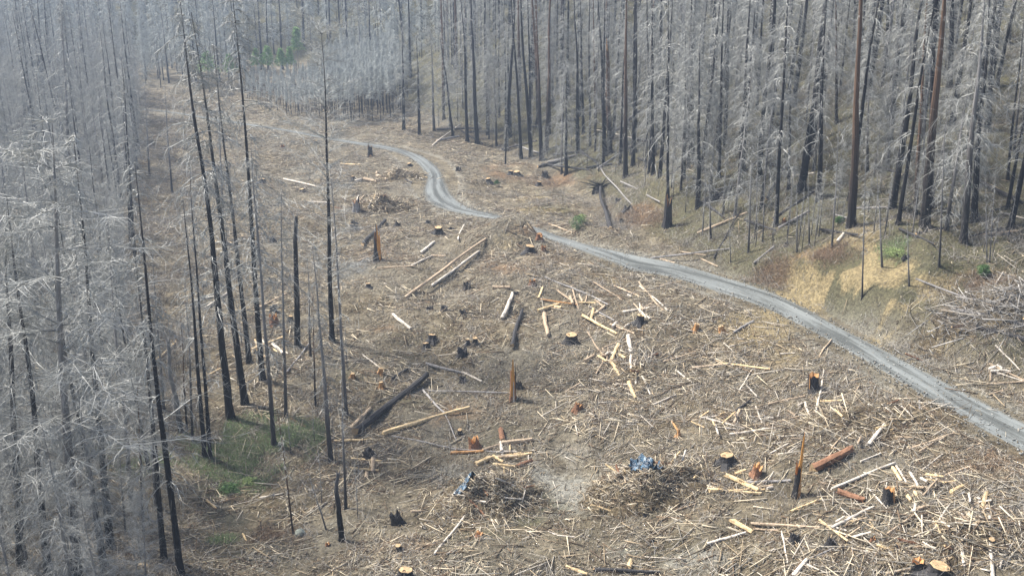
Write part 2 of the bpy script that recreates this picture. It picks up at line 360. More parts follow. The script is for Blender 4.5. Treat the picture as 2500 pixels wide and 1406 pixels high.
def build_road():
    K = 9; n = len(eL); V = []; uv = []; s = 0
    for i in range(n):
        if i: s += np.linalg.norm(rc[i]-rc[i-1])
        w_ = .18*math.sin(s*.9)+.15*math.sin(s*2.3+1)
        for k in range(K):
            t = k/(K-1); tt = t+(w_*.06)*(1 if k in (0, K-1) else 0)
            p = eL[i]*(1-tt)+eR[i]*tt; V.append((p[0], p[1], rc[i][2]+.07+.05*(1-abs(2*t-1)**2)-.04*math.exp(-((t-.28)/.08)**2)-.04*math.exp(-((t-.72)/.08)**2)-.12*(k in (0, K-1)))); uv.append((s, t))
    Fc = np.array([[i*K+k, i*K+k+1, (i+1)*K+k+1, (i+1)*K+k] for i in range(n-1) for k in range(K-1)])
    me = mkmesh('road', V, Fc[:, ::-1].copy(), [M['road']], True); ul = me.uv_layers.new(name='UVMap')
    vi = np.zeros(len(me.loops), np.int32); me.loops.foreach_get('vertex_index', vi); ul.data.foreach_set('uv', np.array(uv, np.float32)[vi].ravel())
    tag(link('road', me), kind='structure')
build_road()
# ------------------------------------------------------------------ labels: look + nearest landmark + direction (+ rank)
LM = [((1252,930),'the upright orange split snag'),((1943,1120),'the tall thin half-burnt snag'),((1180,1200),'the left sheet-topped slash heap'),
((1570,1170),'the right sheet-topped slash heap'),((1070,470),'the wide road bend'),((2100,680),'the yellow earth bank'),((920,590),'the black orange-striped snag'),
((640,1080),'the green grass patch'),((1085,660),'the two long parallel logs'),((1480,500),'the uprooted grey tree'),((725,700),'the black broken-off trunk'),
((950,1000),'the long charred log'),((1628,510),'the stout black fluted snag'),((570,1280),'the dark muddy hollow'),((780,200),'the dense young stand'),
((2400,1020),'the near end of the road'),((2285,1385),'the biggest yellow-topped stump'),((2430,760),'the grey branch heap'),
((930,470),'the broad broken-wood heap'),((2285,300),'the thick brown trunk'),((1483,150),'the orange-tipped broken trunk'),((160,800),'the big pale forked tree'),
((830,1240),'the short pale-scarred charred trunk'),((300,200),'the hazy upper left corner'),((1395,820),'the yellow splayed stump'),((1700,650),'the middle stretch of road'),((2170,1200),'the black and orange cut stump'),((1540,900),'the tangled pale pole pile')]
LM += [((1550,200),'the twin trunks behind the snag'),((1900,420),'the fluffy mid-slope trees'),((1150,330),'the paired black trunks by the bend'),((2430,560),'the flared pale-barked trunk'),((2010,250),'the dense upper slope trees'),((1290,250),'the two left-leaning black trunks'),((2165,60),'the dark trunks at top right'),((320,1000),'the thin left foreground trunks'),((60,400),'the fuzzy left edge crowns'),((250,600),'the left edge thicket'),((90,1250),'the dark bottom left trunks')]
PEND = []
def pend(o, desc, cat, u, v, group=None): PEND.append((o, desc, cat, u, v, group))
def flush_labels():
    D = {}
    for o, desc, c, u, v, g in PEND:
        ds = sorted(((u-a)**2+((v-b)*1.3)**2, i) for i, ((a, b), _) in enumerate(LM))
        d2, i = ds[0]
        if d2 < 30**2: d2, i = ds[1]
        (a, b), nm = LM[i]; dx, dy = u-a, (v-b)*1.3
        dr = ('right of' if dx > 0 else 'left of') if abs(dx) > abs(dy) else ('in front of' if dy > 0 else 'behind')
        D.setdefault((desc, nm, dr), []).append((d2, o, c, g))
    W = ['', 'second', 'third', 'fourth', 'fifth', 'sixth', 'seventh', 'eighth', 'ninth', 'tenth', 'eleventh', 'twelfth', 'thirteenth', 'fourteenth', 'fifteenth', 'sixteenth', 'seventeenth', 'eighteenth', 'nineteenth', 'twentieth', 'twenty-first', 'twenty-second', 'twenty-third']
    for (desc, nm, dr), L in D.items():
        L.sort(key=lambda x: x[0])
        for k, (d2, o, c, g) in enumerate(L):
            s = f'{desc} {dr} {nm}' if len(L) == 1 else (f'nearest {desc} {dr} {nm}' if k == 0 else f'{W[min(k, 22)]} nearest {desc} {dr} {nm}')
            tag(o, s, c, g)
# ------------------------------------------------------------------ tree prototypes (height 1, scaled per tree)
def crown_mesh(name, seed, nb, nt, t0, R, W, droop=.6, mats='twig', stub=0, bw=1.0, up=.15, tl=.03, shape=.8, skirt=0.0):
    r = np.random.default_rng(seed); global rng; old = rng; rng = r
    t = t0+(1-t0)*r.random(nb)**.9; az = r.random(nb)*2*math.pi
    L = R*np.clip((1-t)/(1-t0), .08, 1)**shape*(.35+.75*r.random(nb)); L = L*(.3+.9*np.abs(np.sin(az*1.5+t*14+seed))**.7)*(.6+.6*np.abs(np.sin(t*31+seed*2)))
    if skirt: L = L*np.clip((t-t0)/skirt+.35, 0, 1)
    up_ = up+.25*r.normal(size=nb); o = np.stack([np.cos(az), np.sin(az), np.zeros(nb)], 1)
    P = []; K = 4
    for k in range(K+1):
        s = k/K; z = t+L*(up_*s-droop*s*s); q = o*(L*s)[:, None]; q[:, 2] = z; q[:, :2] += r.normal(size=(nb, 2))*(L*.06*s)[:, None]; P.append(q)
    parts = []
    for k in range(K):
        w0 = W*bw*(1.9-1.5*k/K); w1 = W*bw*(1.9-1.5*(k+1)/K); parts.append(prisms(P[k], P[k+1], w0, w1))
    if nt:
        b = np.repeat(np.arange(nb), nt); s = .12+.88*r.random(len(b)); ki = np.minimum((s*K).astype(int), K-1); f = (s*K-ki)[:, None]
        PA = np.stack(P, 1); p0 = PA[b, ki]*(1-f)+PA[b, ki+1]*f
        bd = PA[b, ki+1]-PA[b, ki]; bd /= np.maximum(np.linalg.norm(bd, axis=1, keepdims=True), 1e-6)
        side = np.cross(bd, [0, 0, 1])*np.where(r.random(len(b)) < .5, -1, 1)[:, None]
        d = bd*.6+side*(.3+.6*r.random(len(b)))[:, None]+r.normal(size=(len(b), 3))*.3; d[:, 2] -= droop*(.2+.8*r.random(len(b)))
        d /= np.linalg.norm(d, axis=1, keepdims=True); ln = (tl*(.4+r.random(len(b)))*(.5+.5*L[b]/R))[:, None]
        p1 = p0+d*ln*.5; d2 = d.copy(); d2[:, 2] -= droop*.9; d2 += r.normal(size=d.shape)*.4; d2 /= np.linalg.norm(d2, axis=1, keepdims=True); p2 = p1+d2*ln*.6
        parts.append(twigs2(p0, p1, p2, W*(.7+.8*r.random(len(b)))))
        m2 = len(b)//1                                    # fine side twigs
        j = r.integers(0, len(b), m2); q0 = p1[j]; d3 = d[j]+r.normal(size=(m2, 3))*.7; d3[:, 2] -= droop*.4; d3 /= np.linalg.norm(d3, axis=1, keepdims=True)
        parts.append(tris(q0, q0+d3*ln[j]*.55, W*.7))
    if stub:
        ts = r.random(stub)*.9+.06; a = r.random(stub)*2*math.pi; o = np.stack([np.cos(a), np.sin(a), r.normal(size=stub)*.4-.1], 1)
        q = np.zeros((stub, 3)); q[:, 2] = ts; l = (.008+.03*r.random(stub)**2)[:, None]; parts.append(tris(q, q+o*l*1.6, W*1.2))
    V, Fc = cat(parts); rng = old
    return mkmesh(name, V, Fc, [M[mats]])
def trunk_mesh(name, seed, taper=.93, flare=.6, matn='bark_black', broken=False, crook=.6):
    r = np.random.default_rng(seed); nz_, k = 22, 10; V = []; Fc = []
    ph = r.random(4)*6.28
    for i in range(nz_+1):
        t = (i/nz_)**1.3; rr = (1-taper*t)*(1+flare*math.exp(-t*70)); cx = crook*(math.sin(t*5+ph[0])+.5*math.sin(t*13+ph[1]))*t; cy = crook*(math.sin(t*6+ph[2]))*t
        for j in range(k):
            a = 2*math.pi*j/k; q = rr*(1+.07*r.normal()+.16*math.exp(-t*60)*math.sin(3*a+ph[3])); zz = t
            if broken and i == nz_: zz += .012*r.random()+(.025 if j in (0, 1, 5) else 0)
            V.append((cx+q*math.cos(a), cy+q*math.sin(a), zz if i else -.02))
    for i in range(nz_):
        for j in range(k): Fc.append((i*k+j, i*k+(j+1) % k, (i+1)*k+(j+1) % k, (i+1)*k+j))
    V.append((V[-1][0]*0, 0, 1.0 if not broken else .995)); c = len(V)-1
    for j in range(k): Fc.append((nz_*k+j, nz_*k+(j+1) % k, c))
    return mkmesh(name, V, Fc, [M[matn]], False)
TR = {}
for kk in ('black', 'brown', 'grey'):
    TR[kk] = [trunk_mesh('trunk_'+kk, 10+i, matn='bark_'+kk) for i in range(3)]
    TR[kk+'_b'] = [trunk_mesh('trunk_broken_'+kk, 20+i, taper=.45, matn='bark_'+kk, broken=True) for i in range(2)]
W0 = .00098
CR = {
 'fluff': [crown_mesh('crown_fluffy', 31+i, 100, 26, .1, .24, W0*.85, .6, 'twig', 30, tl=.075, shape=.5, up=.1) for i in range(4)],
 'mid': [crown_mesh('crown_medium', 41+i, 75, 20, .25, .15, W0*.85, .65, 'twig', 70, tl=.055, shape=.5) for i in range(3)],
 'sparse': [crown_mesh('crown_sparse', 51+i, 70, 14, .25, .11, W0*.9, .65, 'twig', 120, tl=.045, shape=.5) for i in range(3)],
 'thin': [crown_mesh('crown_thin', 61+i, 46, 7, .25, .07, W0*1.1, .5, 'twig', 40, tl=.028) for i in range(3)],
 'stubs': [crown_mesh('crown_stubs', 71+i, 16, 4, .55, .03, W0, .4, 'twig', 110, tl=.02) for i in range(2)],
 'big': [crown_mesh('crown_big', 81+i, 80, 60, .2, .2, W0*.62, .3, 'twig', 20, bw=1.2, up=.55, tl=.055, shape=.45) for i in range(2)],
 'wisp': [crown_mesh('crown_wispy', 91+i, 90, 60, .18, .23, W0*.55, .2, 'twig', 10, up=.75, tl=.06, shape=.5) for i in range(2)],
 'far': [crown_mesh('crown_far', 101+i, 110, 15, .12, .16, W0*1.8, .6, 'twig_young', 0, tl=.06) for i in range(3)],
 'young': [crown_mesh('crown_young', 111+i, 150, 8, .48, .13, W0*2.6, .25, 'twig_young', 0, up=.1, tl=.06) for i in range(3)],
}
def unit(v): return v/np.linalg.norm(v)
TREES = []
def make_tree(p, top, r, crown, trunk, rnd=None, crs=1.0):
    ax = Vector(top-p); H = ax.length
    e = bpy.data.objects.new('dead_tree', None); COL.objects.link(e); e.location = p; e.empty_display_size = .5
    e.rotation_mode = 'QUATERNION'; e.rotation_quaternion = Vector((0, 0, 1)).rotation_difference(ax) @ Quaternion((0, 0, 1), random.random()*6.28)
    t = link('trunk', random.choice(TR[trunk]), e); t.scale = (r, r, H)
    if crown:
        c = link('crown', random.choice(CR[crown]), e); c.scale = (H*crs, H*crs, H)
    return e
KW = {'black': 'black', 'brown': 'brown', 'grey': 'grey'}
HERO = []; TIPS = []
def ptree(bu, bv, tu, tv, wpx, crown='sparse', trunk='black', crs=1.0, lab=None):
    p = hit(bu, bv); dp = depth(p); d = pdir(tu, tv); t = p[1]/d[1]; top = np.array([d[0]*t, p[1], CH+d[2]*t])
    if top[2] < p[2]+1: top[2] = p[2]+1
    H = np.linalg.norm(top-p); r = wpx/2/F*dp*.92
    e = make_tree(p-np.array([0, 0, .15]), top, r, crown, trunk, crs=crs); HERO.append((p[0], p[1]))
    size = 'stout' if wpx >= 18 else ('slim' if wpx >= 9 else 'pole-thin')
    cr = {'fluff': 'fluffy dead conifer', 'mid': 'twiggy dead conifer', 'sparse': 'sparse dead conifer', 'thin': 'bare dead conifer', 'stubs': 'nearly limbless trunk', 'big': 'wide dead tree', 'wisp': 'wispy dead conifer', None: 'limbless broken trunk'}[crown]
    cm = 'tree'
    if lab: tag(e, lab, cm)
    else: pend(e, f"{size} {KW[trunk.split('_')[0]]} {cr}", cm, bu, bv, 'dead standing trees')
    return e
LEFT = [ # base u,v, top u,v, width, crown, trunk
(441,1402,322,400,20,'sparse','black'),(270,1342,180,330,21,'sparse','black'),(50,1385,15,520,24,'fluff','black'),(118,1405,25,480,22,'mid','black'),
(322,1243,262,540,14,'mid','grey'),(500,1116,448,470,13,'sparse','black'),(513,1118,462,380,11,'thin','black'),(441,1052,408,832,15,None,'grey_b'),(456,1045,438,740,6,'thin','brown'),
(562,1018,446,0,22,'mid','black'),(598,985,470,30,19,'mid','black'),(609,885,520,110,14,'sparse','black'),(641,928,570,-30,16,'mid','black'),(669,1087,612,330,13,'sparse','grey'),(698,1020,684,440,10,'sparse','grey'),
(726,846,722,536,17,'stubs','black_b'),(811,832,786,80,14,'wisp','black',1.25),(846,1012,806,400,10,'thin','grey'),(808,1128,765,600,14,'sparse','grey'),(844,1242,832,870,9,'thin','grey'),
(716,1302,672,950,6,'thin','brown'),(797,1292,752,1150,5,'thin','grey'),(758,872,750,630,7,'thin','grey'),(470,1075,452,640,8,'thin','grey'),(400,1000,370,600,8,'thin','grey'),
(3,1340,-30,700,22,'fluff','grey'),(15,1130,-40,420,16,'fluff','grey'),(230,1120,170,420,12,'fluff','grey'),(380,1230,350,780,8,'mid','grey'),(350,1300,330,850,7,'mid','brown'),
(560,760,548,480,7,'thin','grey'),(630,640,622,340,6,'thin','grey'),(330,640,296,140,9,'mid','black'),(318,600,300,180,8,'mid','black'),(270,520,240,200,7,'mid','grey'),(172,470,148,-40,10,'mid','grey'),
(215,400,190,100,6,'mid','black'),(62,300,30,-60,8,'mid','black'),(112,290,85,-80,9,'mid','black'),(128,270,105,-70,8,'sparse','black'),(420,470,400,200,6,'thin','grey'),(365,430,352,200,5,'thin','grey'),
(545,560,530,160,6,'thin','grey'),(30,700,-10,250,12,'fluff','grey'),(95,820,50,300,12,'fluff','grey'),(770,990,762,700,6,'thin','brown'),(290,960,262,480,9,'fluff','grey')]
for a in LEFT: ptree(*a)
ptree(190,1440,118,300,30,'big','grey',1.5,'big pale grey forked tree with curved limbs at the left edge')
sn = ptree(834,1318,822,1158,17,None,'black_b',1,'short charred broken trunk with a pale scar at lower left')
RIGHT = [
(2078,552,2118,-260,23,'stubs','brown'),(2235,532,2268,-150,12,'stubs','brown'),(2352,592,2412,-120,20,'mid','grey'),(2378,540,2418,-80,18,'mid','black'),
(2318,212,2340,-260,16,'stubs','black'),(2272,184,2290,-260,14,'stubs','black'),(2412,322,2430,-100,16,'mid','black'),(2460,440,2505,-20,8,'thin','black'),(2476,368,2515,-40,7,'thin','grey'),
(1631,485,1630,-150,8,'mid','black'),(1704,505,1712,60,13,'fluff','black'),(1692,392,1684,-130,13,'mid','black'),(1273,388,1242,-130,9,'stubs','black'),(1297,382,1258,-180,11,'stubs','black'),
(1315,300,1296,-160,12,'stubs','brown'),(1383,426,1380,150,10,'fluff','black'),(1371,424,1376,120,6,'thin','grey'),(1386,240,1386,-200,9,'stubs','black'),(1361,230,1360,-200,8,'stubs','black'),
(1425,326,1412,-100,8,'sparse','black'),(1441,356,1438,-130,7,'stubs','black'),(1453,328,1448,-150,6,'thin','brown'),(1473,398,1476,-120,7,'stubs','black'),
(1527,433,1529,-160,13,'stubs','brown'),(1547,374,1558,-180,15,'stubs','black'),(1585,322,1580,-90,8,'sparse','black'),(1633,300,1626,-100,7,'thin','black'),(1666,352,1655,0,7,'sparse','grey'),
(1671,436,1673,60,8,'sparse','black'),(1755,431,1772,-140,9,'mid','black'),(1770,353,1785,-160,11,'stubs','black'),(1817,331,1840,-160,12,'sparse','black'),(2000,482,2018,-100,15,'mid','black'),
(2042,300,2042,-150,9,'stubs','brown'),(2118,420,2122,20,7,'fluff','grey'),(2165,175,2168,-220,10,'stubs','black'),(2190,170,2198,-220,12,'stubs','black'),(2168,402,2192,60,9,'fluff','grey'),
(1926,462,1930,150,10,'fluff','black'),(1880,440,1888,60,7,'fluff','grey'),(2255,420,2262,60,7,'fluff','grey'),
(1946,615,1945,440,5,'thin','grey'),(1976,598,1974,420,5,'thin','grey'),(2031,604,2050,300,6,'thin','grey'),(2105,726,2115,330,5,'thin','grey'),(2154,652,2141,400,6,'thin','grey'),(2220,698,2215,540,5,'thin','grey'),
(2293,650,2312,240,6,'thin','grey'),(2410,640,2406,430,4,'thin','grey'),(2416,642,2432,400,4,'thin','grey'),(1715,574,1726,380,4,'thin','grey'),(1736,584,1729,420,6,'thin','grey'),(1827,616,1838,350,6,'thin','grey'),
(1767,521,1774,340,4,'thin','grey'),(1846,560,1852,330,4,'thin','grey'),(1862,590,1872,340,4,'thin','grey'),(1784,640,1780,520,3,'thin','grey'),
(1165,352,1142,-120,12,'stubs','black'),(1141,346,1124,-100,10,'sparse','black'),(1106,333,1072,60,7,'sparse','black'),(1024,330,1018,80,9,'mid','black'),(986,318,982,50,9,'fluff','black'),
(992,180,958,-160,8,'stubs','black'),(1003,190,990,-160,7,'stubs','black'),(1212,356,1206,120,6,'mid','grey'),(1246,334,1240,60,9,'fluff','black'),(1234,402,1238,260,5,'thin','black'),
(1060,320,1050,60,8,'fluff','grey'),(1190,330,1186,60,7,'fluff','grey'),(806,150,803,-150,7,'stubs','black'),(690,170,672,-120,7,'sparse','black'),(640,170,622,-100,7,'sparse','black'),(655,180,648,-110,6,'sparse','black'),(850,170,838,-140,7,'sparse','black'),
(742,115,734,-170,7,'stubs','black'),(884,190,870,-60,5,'mid','grey'),(1350,250,1340,-60,8,'fluff','grey'),(905,160,895,-120,6,'mid','black'),(1600,380,1604,80,7,'fluff','grey')]
for a in RIGHT: ptree(*a)
ptree(2258,556,2322,-260,27,'stubs','brown',1,'thick straight scorched brown trunk on the right slope')
tt = ptree(1489,371,1482,128,15,'stubs','brown_b',1,'broken trunk with an orange splintered tip on the forest edge')
for _x, _h in ((-.12, 2.9), (.12, 2.0), (0, 3.6)): TIPS.append((tt, _x, _h, tt.children[0].scale[2]))
ptree(1866,240,1790,-20,7,'stubs','black',1,'thin black trunk leaning left across its neighbours')
# ------------------------------------------------------------------ logs and sticks that one can point out
WK = {'pale': 'yellow peeled', 'white': 'bleached white', 'tan': 'weathered tan', 'grey': 'silver grey', 'red': 'rotten red-brown', 'char': 'charred black', 'orange': 'orange split'}
def log_mesh(p0, p1, r0, r1, k, bend, mw, knots=True):
    D = p1-p0; L = np.linalg.norm(D); n = max(3, min(14, int(L/.7)+2)); sd_ = unit(np.cross(D, [0, 0, 1.0])); up_ = unit(np.cross(sd_, D)); V = []; Fc = []
    ph = random.random()*6; c = []
    for i in range(n+1):
        t = i/n; q = D*t+sd_*(bend*L*math.sin(math.pi*t))+sd_*(.004*L*math.sin(t*9+ph)); c.append(q); rr = r0+(r1-r0)*t
        for j in range(k):
            a = 2*math.pi*j/k; g = rr*(1+.13*random.uniform(-1, 1)); e = (random.uniform(-.7, .7)*rr if i in (0, n) else 0)
            V.append(q+(sd_*math.cos(a)+up_*math.sin(a))*g+D/L*e)
    for i in range(n):
        for j in range(k): Fc.append((i*k+j, (i+1)*k+j, (i+1)*k+(j+1) % k, i*k+(j+1) % k))
    ns = len(Fc); Fc.append(tuple(range(k))); Fc.append(tuple(n*k+j for j in range(k-1, -1, -1)))
    if knots and r0 > .04:
        for _ in range(random.randint(1, 4)):                   # branch stubs
            i = random.randint(1, n-1); a = random.uniform(.1, 3.0); d = sd_*math.cos(a)+up_*math.sin(a); l = random.uniform(1.0, 4)*r0+.1; b = c[i]+d*r0*.5; e = b+d*l+D/L*l*.6; w_ = min(.25*r0, .03)
            q = len(V); V += [b-D/L*w_, b+D/L*w_, b+unit(np.cross(d, D))*w_, e]; Fc += [(q, q+1, q+3), (q+1, q+2, q+3), (q+2, q, q+3)]
    mi = [0]*ns+[1, 1]+[0]*(len(Fc)-ns-2)
    return mkmesh('log', V, Fc, [M[mw], M['cut'] if mw in ('char', 'wood_red', 'wood_grey') else M[mw]], False, mi)
def plog(u0, v0, u1, v1, wpx, kind='tan', lab=None, bend=None, lift=0, pts=None):
    a = hit(u0, v0); b = hit(u1, v1)
    if lift: b = b+np.array([0, 0, lift])
    r = max(wpx/2/F*depth(a), .03); r2 = max(wpx/2/F*depth(b), .03); r0 = (r+r2)/2
    tq = np.linspace(0, 1, 14)[:, None]; Q = a+(b-a)*tq; up = max(0, float(np.percentile(hz(Q[:, 0], Q[:, 1])-Q[:, 2], 85)))*.85
    a = a+np.array([0, 0, r0*.75+up]); b = b+np.array([0, 0, r0*.7+up])
    m = {'char': 'char'}.get(kind, 'wood_'+kind); L = np.linalg.norm(b-a)
    me = log_mesh(a, b, r0*1.08, r0*.85, 8 if wpx > 6 else 6, random.uniform(-.012, .012) if bend is None else bend, m)
    nm = 'log' if wpx >= 6 else 'broken_pole'; o = link(nm, me, None, a)
    lw = 'short' if L < 2.2 else ('long' if L > 6 else ''); tw = 'thick' if wpx >= 9 else ('slender' if wpx <= 4 else '')
    de = ' '.join(x for x in (lw, tw, WK[kind], 'log' if wpx >= 6 else 'pole') if x)
    if lab: tag(o, lab, 'log' if wpx >= 6 else 'branch')
    else: pend(o, de, 'log' if wpx >= 6 else 'branch', (u0+u1)/2, (v0+v1)/2, 'felled logs and poles')
    return o
LOGS = """992 728 1185 585 7 tan|1055 700 1170 615 7 white|1226 780 1252 718 10 white|960 772 1003 806 8 white|1250 852 1275 765 10 char|935 1068 1145 1005 10 pale|815 1078 898 1075 6 pale
858 1048 905 1000 11 tan|1040 890 1128 912 7 grey|1130 913 1176 935 5 white|955 928 1000 900 6 char|885 868 928 900 4 white|1030 950 1085 1010 5 grey|1085 1010 1115 1080 3 grey|1045 957 1240 962 4 grey
860 1122 930 1128 7 pale|855 1145 925 1150 6 pale|912 1120 910 1155 11 tan|895 1170 896 1155 10 tan|957 1068 1100 1097 4 grey|1100 1097 1230 1107 4 grey|1225 1086 1300 1076 13 tan|1180 1102 1225 1087 9 tan
1228 1080 1222 1052 13 red|1225 1105 1222 1082 8 white|1162 1137 1200 1120 13 pale|1205 1115 1228 1130 7 pale|1245 1118 1298 1110 10 pale|1205 1136 1258 1141 7 pale|1262 1141 1300 1126 10 red|1100 1108 1180 1103 8 orange
1060 1355 1145 1250 6 white|1015 1342 1075 1318 5 tan|1315 762 1367 745 10 pale|1355 753 1371 754 9 pale|1328 770 1338 822 10 tan|1315 730 1325 703 6 pale|1320 732 1410 745 4 orange|1422 772 1505 817 7 pale|1490 795 1548 817 5 tan
1437 750 1500 785 4 grey|1418 715 1485 748 4 grey|1358 708 1403 742 5 tan|1395 700 1412 755 4 tan|1520 765 1602 752 5 white|1548 745 1572 775 4 tan|1533 825 1540 865 10 white|1510 845 1492 885 9 pale|1492 885 1512 920 8 pale
1540 870 1545 930 7 white|1550 880 1552 940 6 white|1535 935 1552 975 9 pale|1435 815 1475 875 4 tan|1455 915 1475 882 5 tan|1480 895 1485 850 4 tan|1475 850 1530 828 4 tan|1562 910 1588 965 4 white|1620 885 1700 860 4 tan|1690 900 1770 890 5 tan
1757 888 1880 903 5 pale|1790 1010 1830 980 7 char|1710 1022 1750 1018 5 white|1725 1025 1818 1048 5 white|1780 1062 1900 1045 6 white|1805 955 1835 905 4 white|1825 945 1848 970 4 white|1845 995 1860 1035 4 white|1595 990 1650 965 5 white
1790 815 1840 785 6 grey|1993 1005 2012 905 5 white|1870 1040 2020 1000 5 tan|1860 1052 1985 1045 5 white|1875 990 1965 970 5 tan|1905 865 1940 863 4 white|2120 1088 2172 1022 10 white|2160 1045 2185 1085 4 tan|2110 1047 2265 1035 4 tan
2120 990 2143 1017 5 white|2245 980 2247 1025 5 grey|2250 985 2275 1020 5 tan|2030 1100 2080 1040 5 tan|2220 1100 2330 1060 6 tan|2245 1105 2310 1068 5 tan|2415 890 2500 930 5 tan|2415 905 2500 932 4 white|2430 845 2490 905 4 white
2410 938 2500 932 4 tan|2415 965 2460 950 4 tan|2380 808 2520 842 10 char|1985 1152 2080 1102 22 red|1772 1165 1852 1202 13 pale|1780 1202 1858 1207 9 pale|1732 1201 1762 1201 13 pale|1795 1160 1820 1150 9 pale|1825 1180 1932 1175 6 grey
1786 1275 1838 1303 14 pale|1835 1280 2000 1290 7 tan|1840 1292 1900 1295 4 tan|1725 1333 1820 1305 7 white|2030 1292 2132 1240 8 white|2000 1275 2068 1325 6 pale|1930 1250 2008 1218 6 pale|2030 1200 2185 1135 7 white|1997 1177 2050 1190 4 tan
2180 1145 2200 1177 9 pale|2187 1137 2212 1178 5 white|2120 1193 2165 1242 4 white|2045 1205 2110 1225 16 red|2322 1205 2350 1190 11 pale|2240 1245 2265 1238 10 tan|2215 1212 2224 1225 9 pale|2233 1203 2239 1212 8 pale|2397 1245 2408 1205 11 pale
2400 1253 2420 1220 7 tan|2278 1300 2316 1237 7 white|2165 1305 2235 1255 6 tan|2348 1262 2352 1387 9 white|2415 1265 2425 1420 10 white|2318 1292 2316 1318 12 white|2330 1290 2328 1315 9 white|2184 1345 2348 1330 5 white|2198 1316 2278 1362 6 white
2270 1296 2310 1320 5 white|2270 1322 2318 1365 5 tan|2300 1310 2345 1352 4 tan|2165 1402 2320 1367 7 tan|2184 1356 2290 1352 5 tan|2345 1388 2500 1345 5 tan|2440 1387 2448 1360 6 white|1935 1410 1970 1368 11 white|1970 1368 2045 1335 5 grey
1908 1298 1923 1375 4 white|1382 1385 1435 1404 9 pale|1450 1392 1610 1400 10 char|1535 1390 1540 1370 12 pale|1338 1298 1365 1308 4 white|1365 1308 1403 1312 4 white|1610 1228 1645 1240 5 tan|885 605 942 545 9 char|1028 620 1062 592 7 white
1003 652 1055 626 5 white|922 659 1012 654 4 tan|1118 595 1134 558 4 white|1055 626 1087 627 5 tan|876 640 899 629 5 tan|1203 706 1246 706 7 tan|1138 723 1178 707 4 tan|833 402 878 404 4 pale|692 438 790 460 4 white|868 445 882 440 7 white|752 496 810 499 4 white
970 510 996 492 4 tan|980 435 1007 449 4 char|367 893 430 837 7 pale|481 936 538 903 6 pale|300 785 373 754 8 tan|615 862 695 830 8 pale|700 913 755 843 5 grey|212 885 200 830 7 pale|183 912 280 855 4 grey|500 755 560 715 6 white|620 760 700 718 5 tan
1465 411 1544 500 3.5 grey|1516 455 1610 507 4 grey|1410 367 1462 405 6 char|1704 570 1824 520 5 tan|1718 492 1790 460 8 char|1742 637 1808 520 4 char|1587 632 1783 608 4 grey|1661 616 1724 625 4 tan|1613 634 1647 643 4 tan|1709 632 1752 652 4 tan
1840 648 1890 608 5 grey|2045 592 2059 574 8 white|1935 431 1988 425 5 white|2386 575 2491 566 6 tan|2443 523 2500 538 5 white|2406 735 2448 668 4 white|2235 683 2385 740 5 grey|1456 319 1580 347 4 white|1055 358 1126 305 4 white|1397 570 1340 548 4 tan
340 1380 364 1384 9 pale|505 1222 528 1242 5 pale|593 1305 602 1322 5 pale|560 1237 570 1236 4 pale|635 1217 690 1207 4 white|890 1275 915 1279 3 tan|710 1025 745 1045 7 red|1885 540 1990 470 7 char|2320 760 2500 800 8 grey|1820 420 1900 350 5 char|2380 440 2500 500 9 char
1870 495 1925 400 8 char|2000 870 2030 830 4 tan|1650 905 1690 935 4 white|1180 640 1230 625 4 tan|1560 690 1620 760 4 tan|1600 705 1665 690 4 tan|1448 690 1520 735 4 tan|1330 680 1430 720 4 grey|1500 700 1560 725 4 tan|1630 760 1560 700 4 white|1380 960 1420 935 6 tan
2310 1160 2370 1140 5 tan|2250 1150 2300 1110 4 white|2440 1180 2480 1150 4 tan|2100 1130 2150 1110 4 white|2360 1100 2400 1080 4 tan|2060 1060 2100 1020 4 white|1880 1110 1925 1085 5 white|1660 1060 1640 1030 5 orange|1690 1170 1760 1172 4 white|1640 1250 1700 1230 4 tan""".replace('\n', '|').split('|')
for s in LOGS:
    a = s.split(); plog(*map(float, a[:5]), a[5])
for cu, cv, su, sv, n_ in [(2250,1180,70,30,11),(2390,1240,60,40,9),(2150,1060,80,35,12),(1480,870,50,40,9),(1770,1030,80,35,10),(1570,770,70,40,8),(1250,1112,50,18,8),(950,440,50,18,6),(890,490,50,20,6),(2360,1340,90,40,12),(2080,1290,70,35,8),(1450,740,60,30,7),(1850,1190,60,20,6),(640,860,50,25,6),(2440,910,40,20,5),(1950,1000,60,30,7)]:
    ka = random.choice((('tan', 'white', 'tan', 'pale'), ('white', 'grey', 'tan'), ('pale', 'tan', 'white'))); a0 = random.uniform(0, 3.14)
    for _ in range(n_):
        u = random.gauss(cu, su*.5); v = random.gauss(cv, sv*.5); a = a0+random.gauss(0, .7); l = random.uniform(18, 62)*(v/1100)**.6; dx, dy = l*math.cos(a)/2, l*.6*math.sin(a)/2
        if float(samp(RDG, *hit(u, v)[:2])) > 2.5: plog(u-dx, v-dy, u+dx, v+dy, random.choice((3.5, 4, 4.5, 5, 6, 7.5)), random.choice(ka), lift=random.choice((0, 0, .25, .5)))
plog(868, 1068, 1044, 928, 17, 'char', 'long thick charred log with a pale peeled end left of the clearing')
plog(1493, 562, 1465, 455, 9, 'char', 'uprooted dark grey tree lying downhill from its dark root plate')
